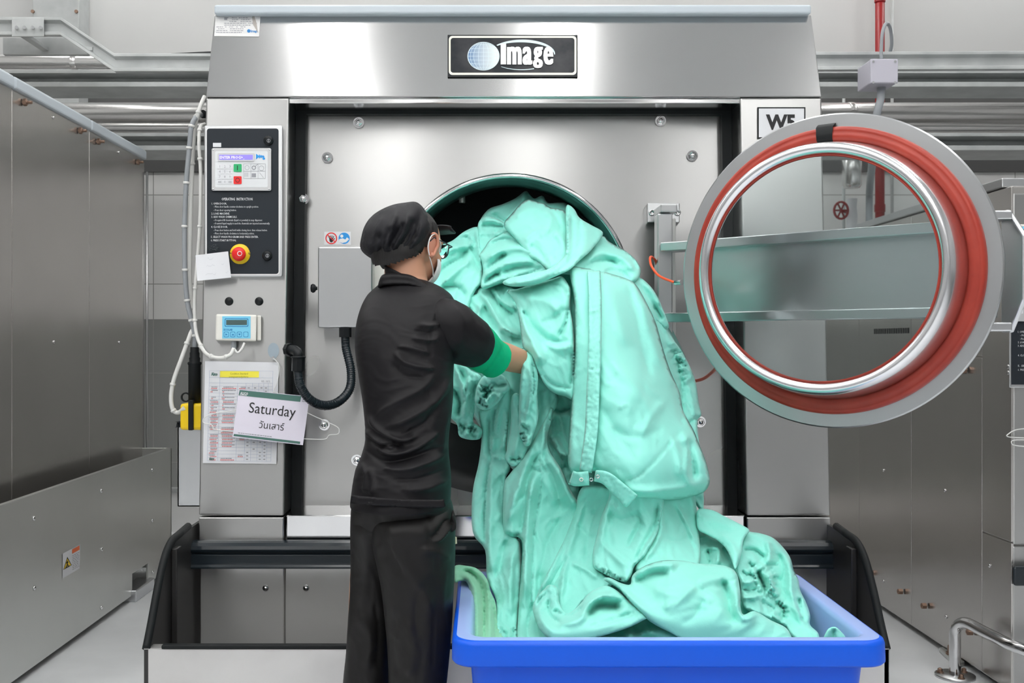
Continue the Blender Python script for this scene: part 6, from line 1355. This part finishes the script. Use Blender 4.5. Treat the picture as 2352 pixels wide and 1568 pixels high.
limb([(990, 742, 2.72, .045), (1005, 745, 2.705, .070), (1030, 758, 2.70, .076), (1060, 774, 2.72, .070), (1084, 787, 2.745, .064), (1088, 789, 2.75, .060)], 'sleeve', 'shirt', person, [([(1040, 700), (1060, 740), (1055, 800)], 10, .003), ([(1000, 800), (1030, 810), (1050, 820)], 7, -.004)], (60, .0015), n=64)
limb([(1072, 780, 2.745, .052), (1090, 791, 2.765, .0605), (1120, 814, 2.815, .053), (1138, 826, 2.84, .0505), (1141, 828, 2.844, .046)], 'sleeve_band', 'greensleeve', person, [([(1158, 792), (1130, 840), (1100, 862)], 3, -.003)], (60, .0015), n=64)
limb([(872, 718, 2.84, .06), (905, 765, 2.93, .058), (930, 795, 3.0, .05)], 'sleeve', 'shirt', person, n=40)
# trousers
TF = [([(865, 1170), (885, 1240), (930, 1330)], 14, -.006), ([(835, 1190), (845, 1280), (830, 1400)], 16, .006), ([(895, 1180), (910, 1260), (960, 1340), (1000, 1420)], 18, .008), ([(990, 1180), (985, 1210), (998, 1244)], 7, -.008), ([(1040, 1195), (1022, 1225), (1000, 1246)], 4, .010), ([(1030, 1190), (1010, 1218), (996, 1240)], 5, -.012), ([(960, 1260), (1010, 1270), (1035, 1290)], 12, .007), ([(1000, 1250), (998, 1400), (990, 1560)], 3, -.004), ([(930, 1420), (950, 1480), (940, 1560)], 16, .007), ([(910, 1400), (900, 1480), (915, 1560)], 16, -.006), ([(970, 1340), (955, 1400), (960, 1470)], 14, -.006), ([(820, 1400), (850, 1460), (840, 1540)], 14, .006), ([(860, 1380), (870, 1450), (868, 1540)], 10, -.006), ([(1025, 1300), (1015, 1380), (1022, 1460)], 9, .005)]
trs = loft([(1128, 815, 1028, 2.63, .13), (1160, 807, 1041, 2.63, .134), (1190, 805, 1045, 2.64, .128), (1215, 806, 1046, 2.65, .112), (1240, 812, 1040, 2.66, .085), (1262, 830, 1010, 2.66, .05)], 'trousers', 'trouser', person, TF, (85, .0015), rows=110, nseg=120)
loft([(1150, 848, 1036, 2.62, .06), (1175, 846, 1043, 2.61, .105), (1200, 848, 1046, 2.603, .122), (1240, 854, 1047, 2.60, .117), (1300, 866, 1046, 2.60, .112), (1360, 877, 1043, 2.60, .106), (1440, 885, 1039, 2.60, .10), (1510, 890, 1033, 2.60, .095), (1568, 893, 1027, 2.60, .09), (1700, 896, 1016, 2.60, .085), (1850, 898, 1008, 2.60, .08), (1985, 898, 1004, 2.60, .08)], 'trouser_leg', 'trouser', person, TF, (85, .0022), rows=200, nseg=100, lam=36)
loft([(1150, 812, 950, 2.68, .06), (1175, 807, 945, 2.67, .12), (1200, 806, 940, 2.672, .135), (1240, 806, 930, 2.69, .120), (1300, 806, 920, 2.71, .10), (1360, 804, 912, 2.72, .098), (1440, 799, 905, 2.72, .092), (1510, 794, 900, 2.72, .088), (1568, 788, 896, 2.72, .085), (1700, 780, 886, 2.72, .08), (1850, 774, 876, 2.72, .075), (1930, 772, 874, 2.72, .075)], 'trouser_leg', 'trouser', person, TF, (85, .0022), rows=200, nseg=100, lam=36)
# pocket: lining and card seen in the opening
cloth([(1040, 1170), (1046, 1190), (1047, 1215), (1030, 1222), (1034, 1195)], 0, .004, 6, (), (80, .001), 7, sp=3.5, Tb=.003, depth=2.545, name='pocket_edge', parent=person, mat_='trouser')
MB().hexa([at(x, y, 2.60) for x, y in ((1040, 1230), (1049, 1233), (1050, 1248), (1041, 1250))], [at(x, y, 2.603) for x, y in ((1040, 1230), (1049, 1233), (1050, 1248), (1041, 1250))]).build('pocket_slip', mat('pale_yellow_slip', (.7, .72, .5), .6), person)
# shoes
for px, D, L in ((950, 2.60, 1), (825, 2.72, 1)):
    x = (px-CX)/F*D; c = Vector((x, D, 0)); d = Vector((math.cos(R(60)), math.sin(R(60)), 0)); s2 = Vector((d.y, -d.x, 0)); mb = MB(); rings_ = []
    for t_, hw, h_ in ((-.09, .018, .05), (-.08, .034, .085), (-.02, .038, .10), (.05, .042, .075), (.11, .046, .052), (.15, .040, .040), (.175, .018, .025)):
        rings_.append([c+d*t_+s2*hw*math.cos(a_)+Vector((0, 0, max(0, h_*.5+h_*.5*math.sin(a_)*1.0))) for a_ in np.linspace(0, 2*math.pi, 17)[:-1]])
    vs = [p for q in rings_ for p in q]; mb.add(vs, [(i*16+k, i*16+(k+1) % 16, (i+1)*16+(k+1) % 16, (i+1)*16+k) for i in range(6) for k in range(16)], 0, True)
    mb.add(rings_[0], [tuple(range(16))]).add(rings_[-1], [tuple(range(16))]); mb.build('shoe', 'black', person)
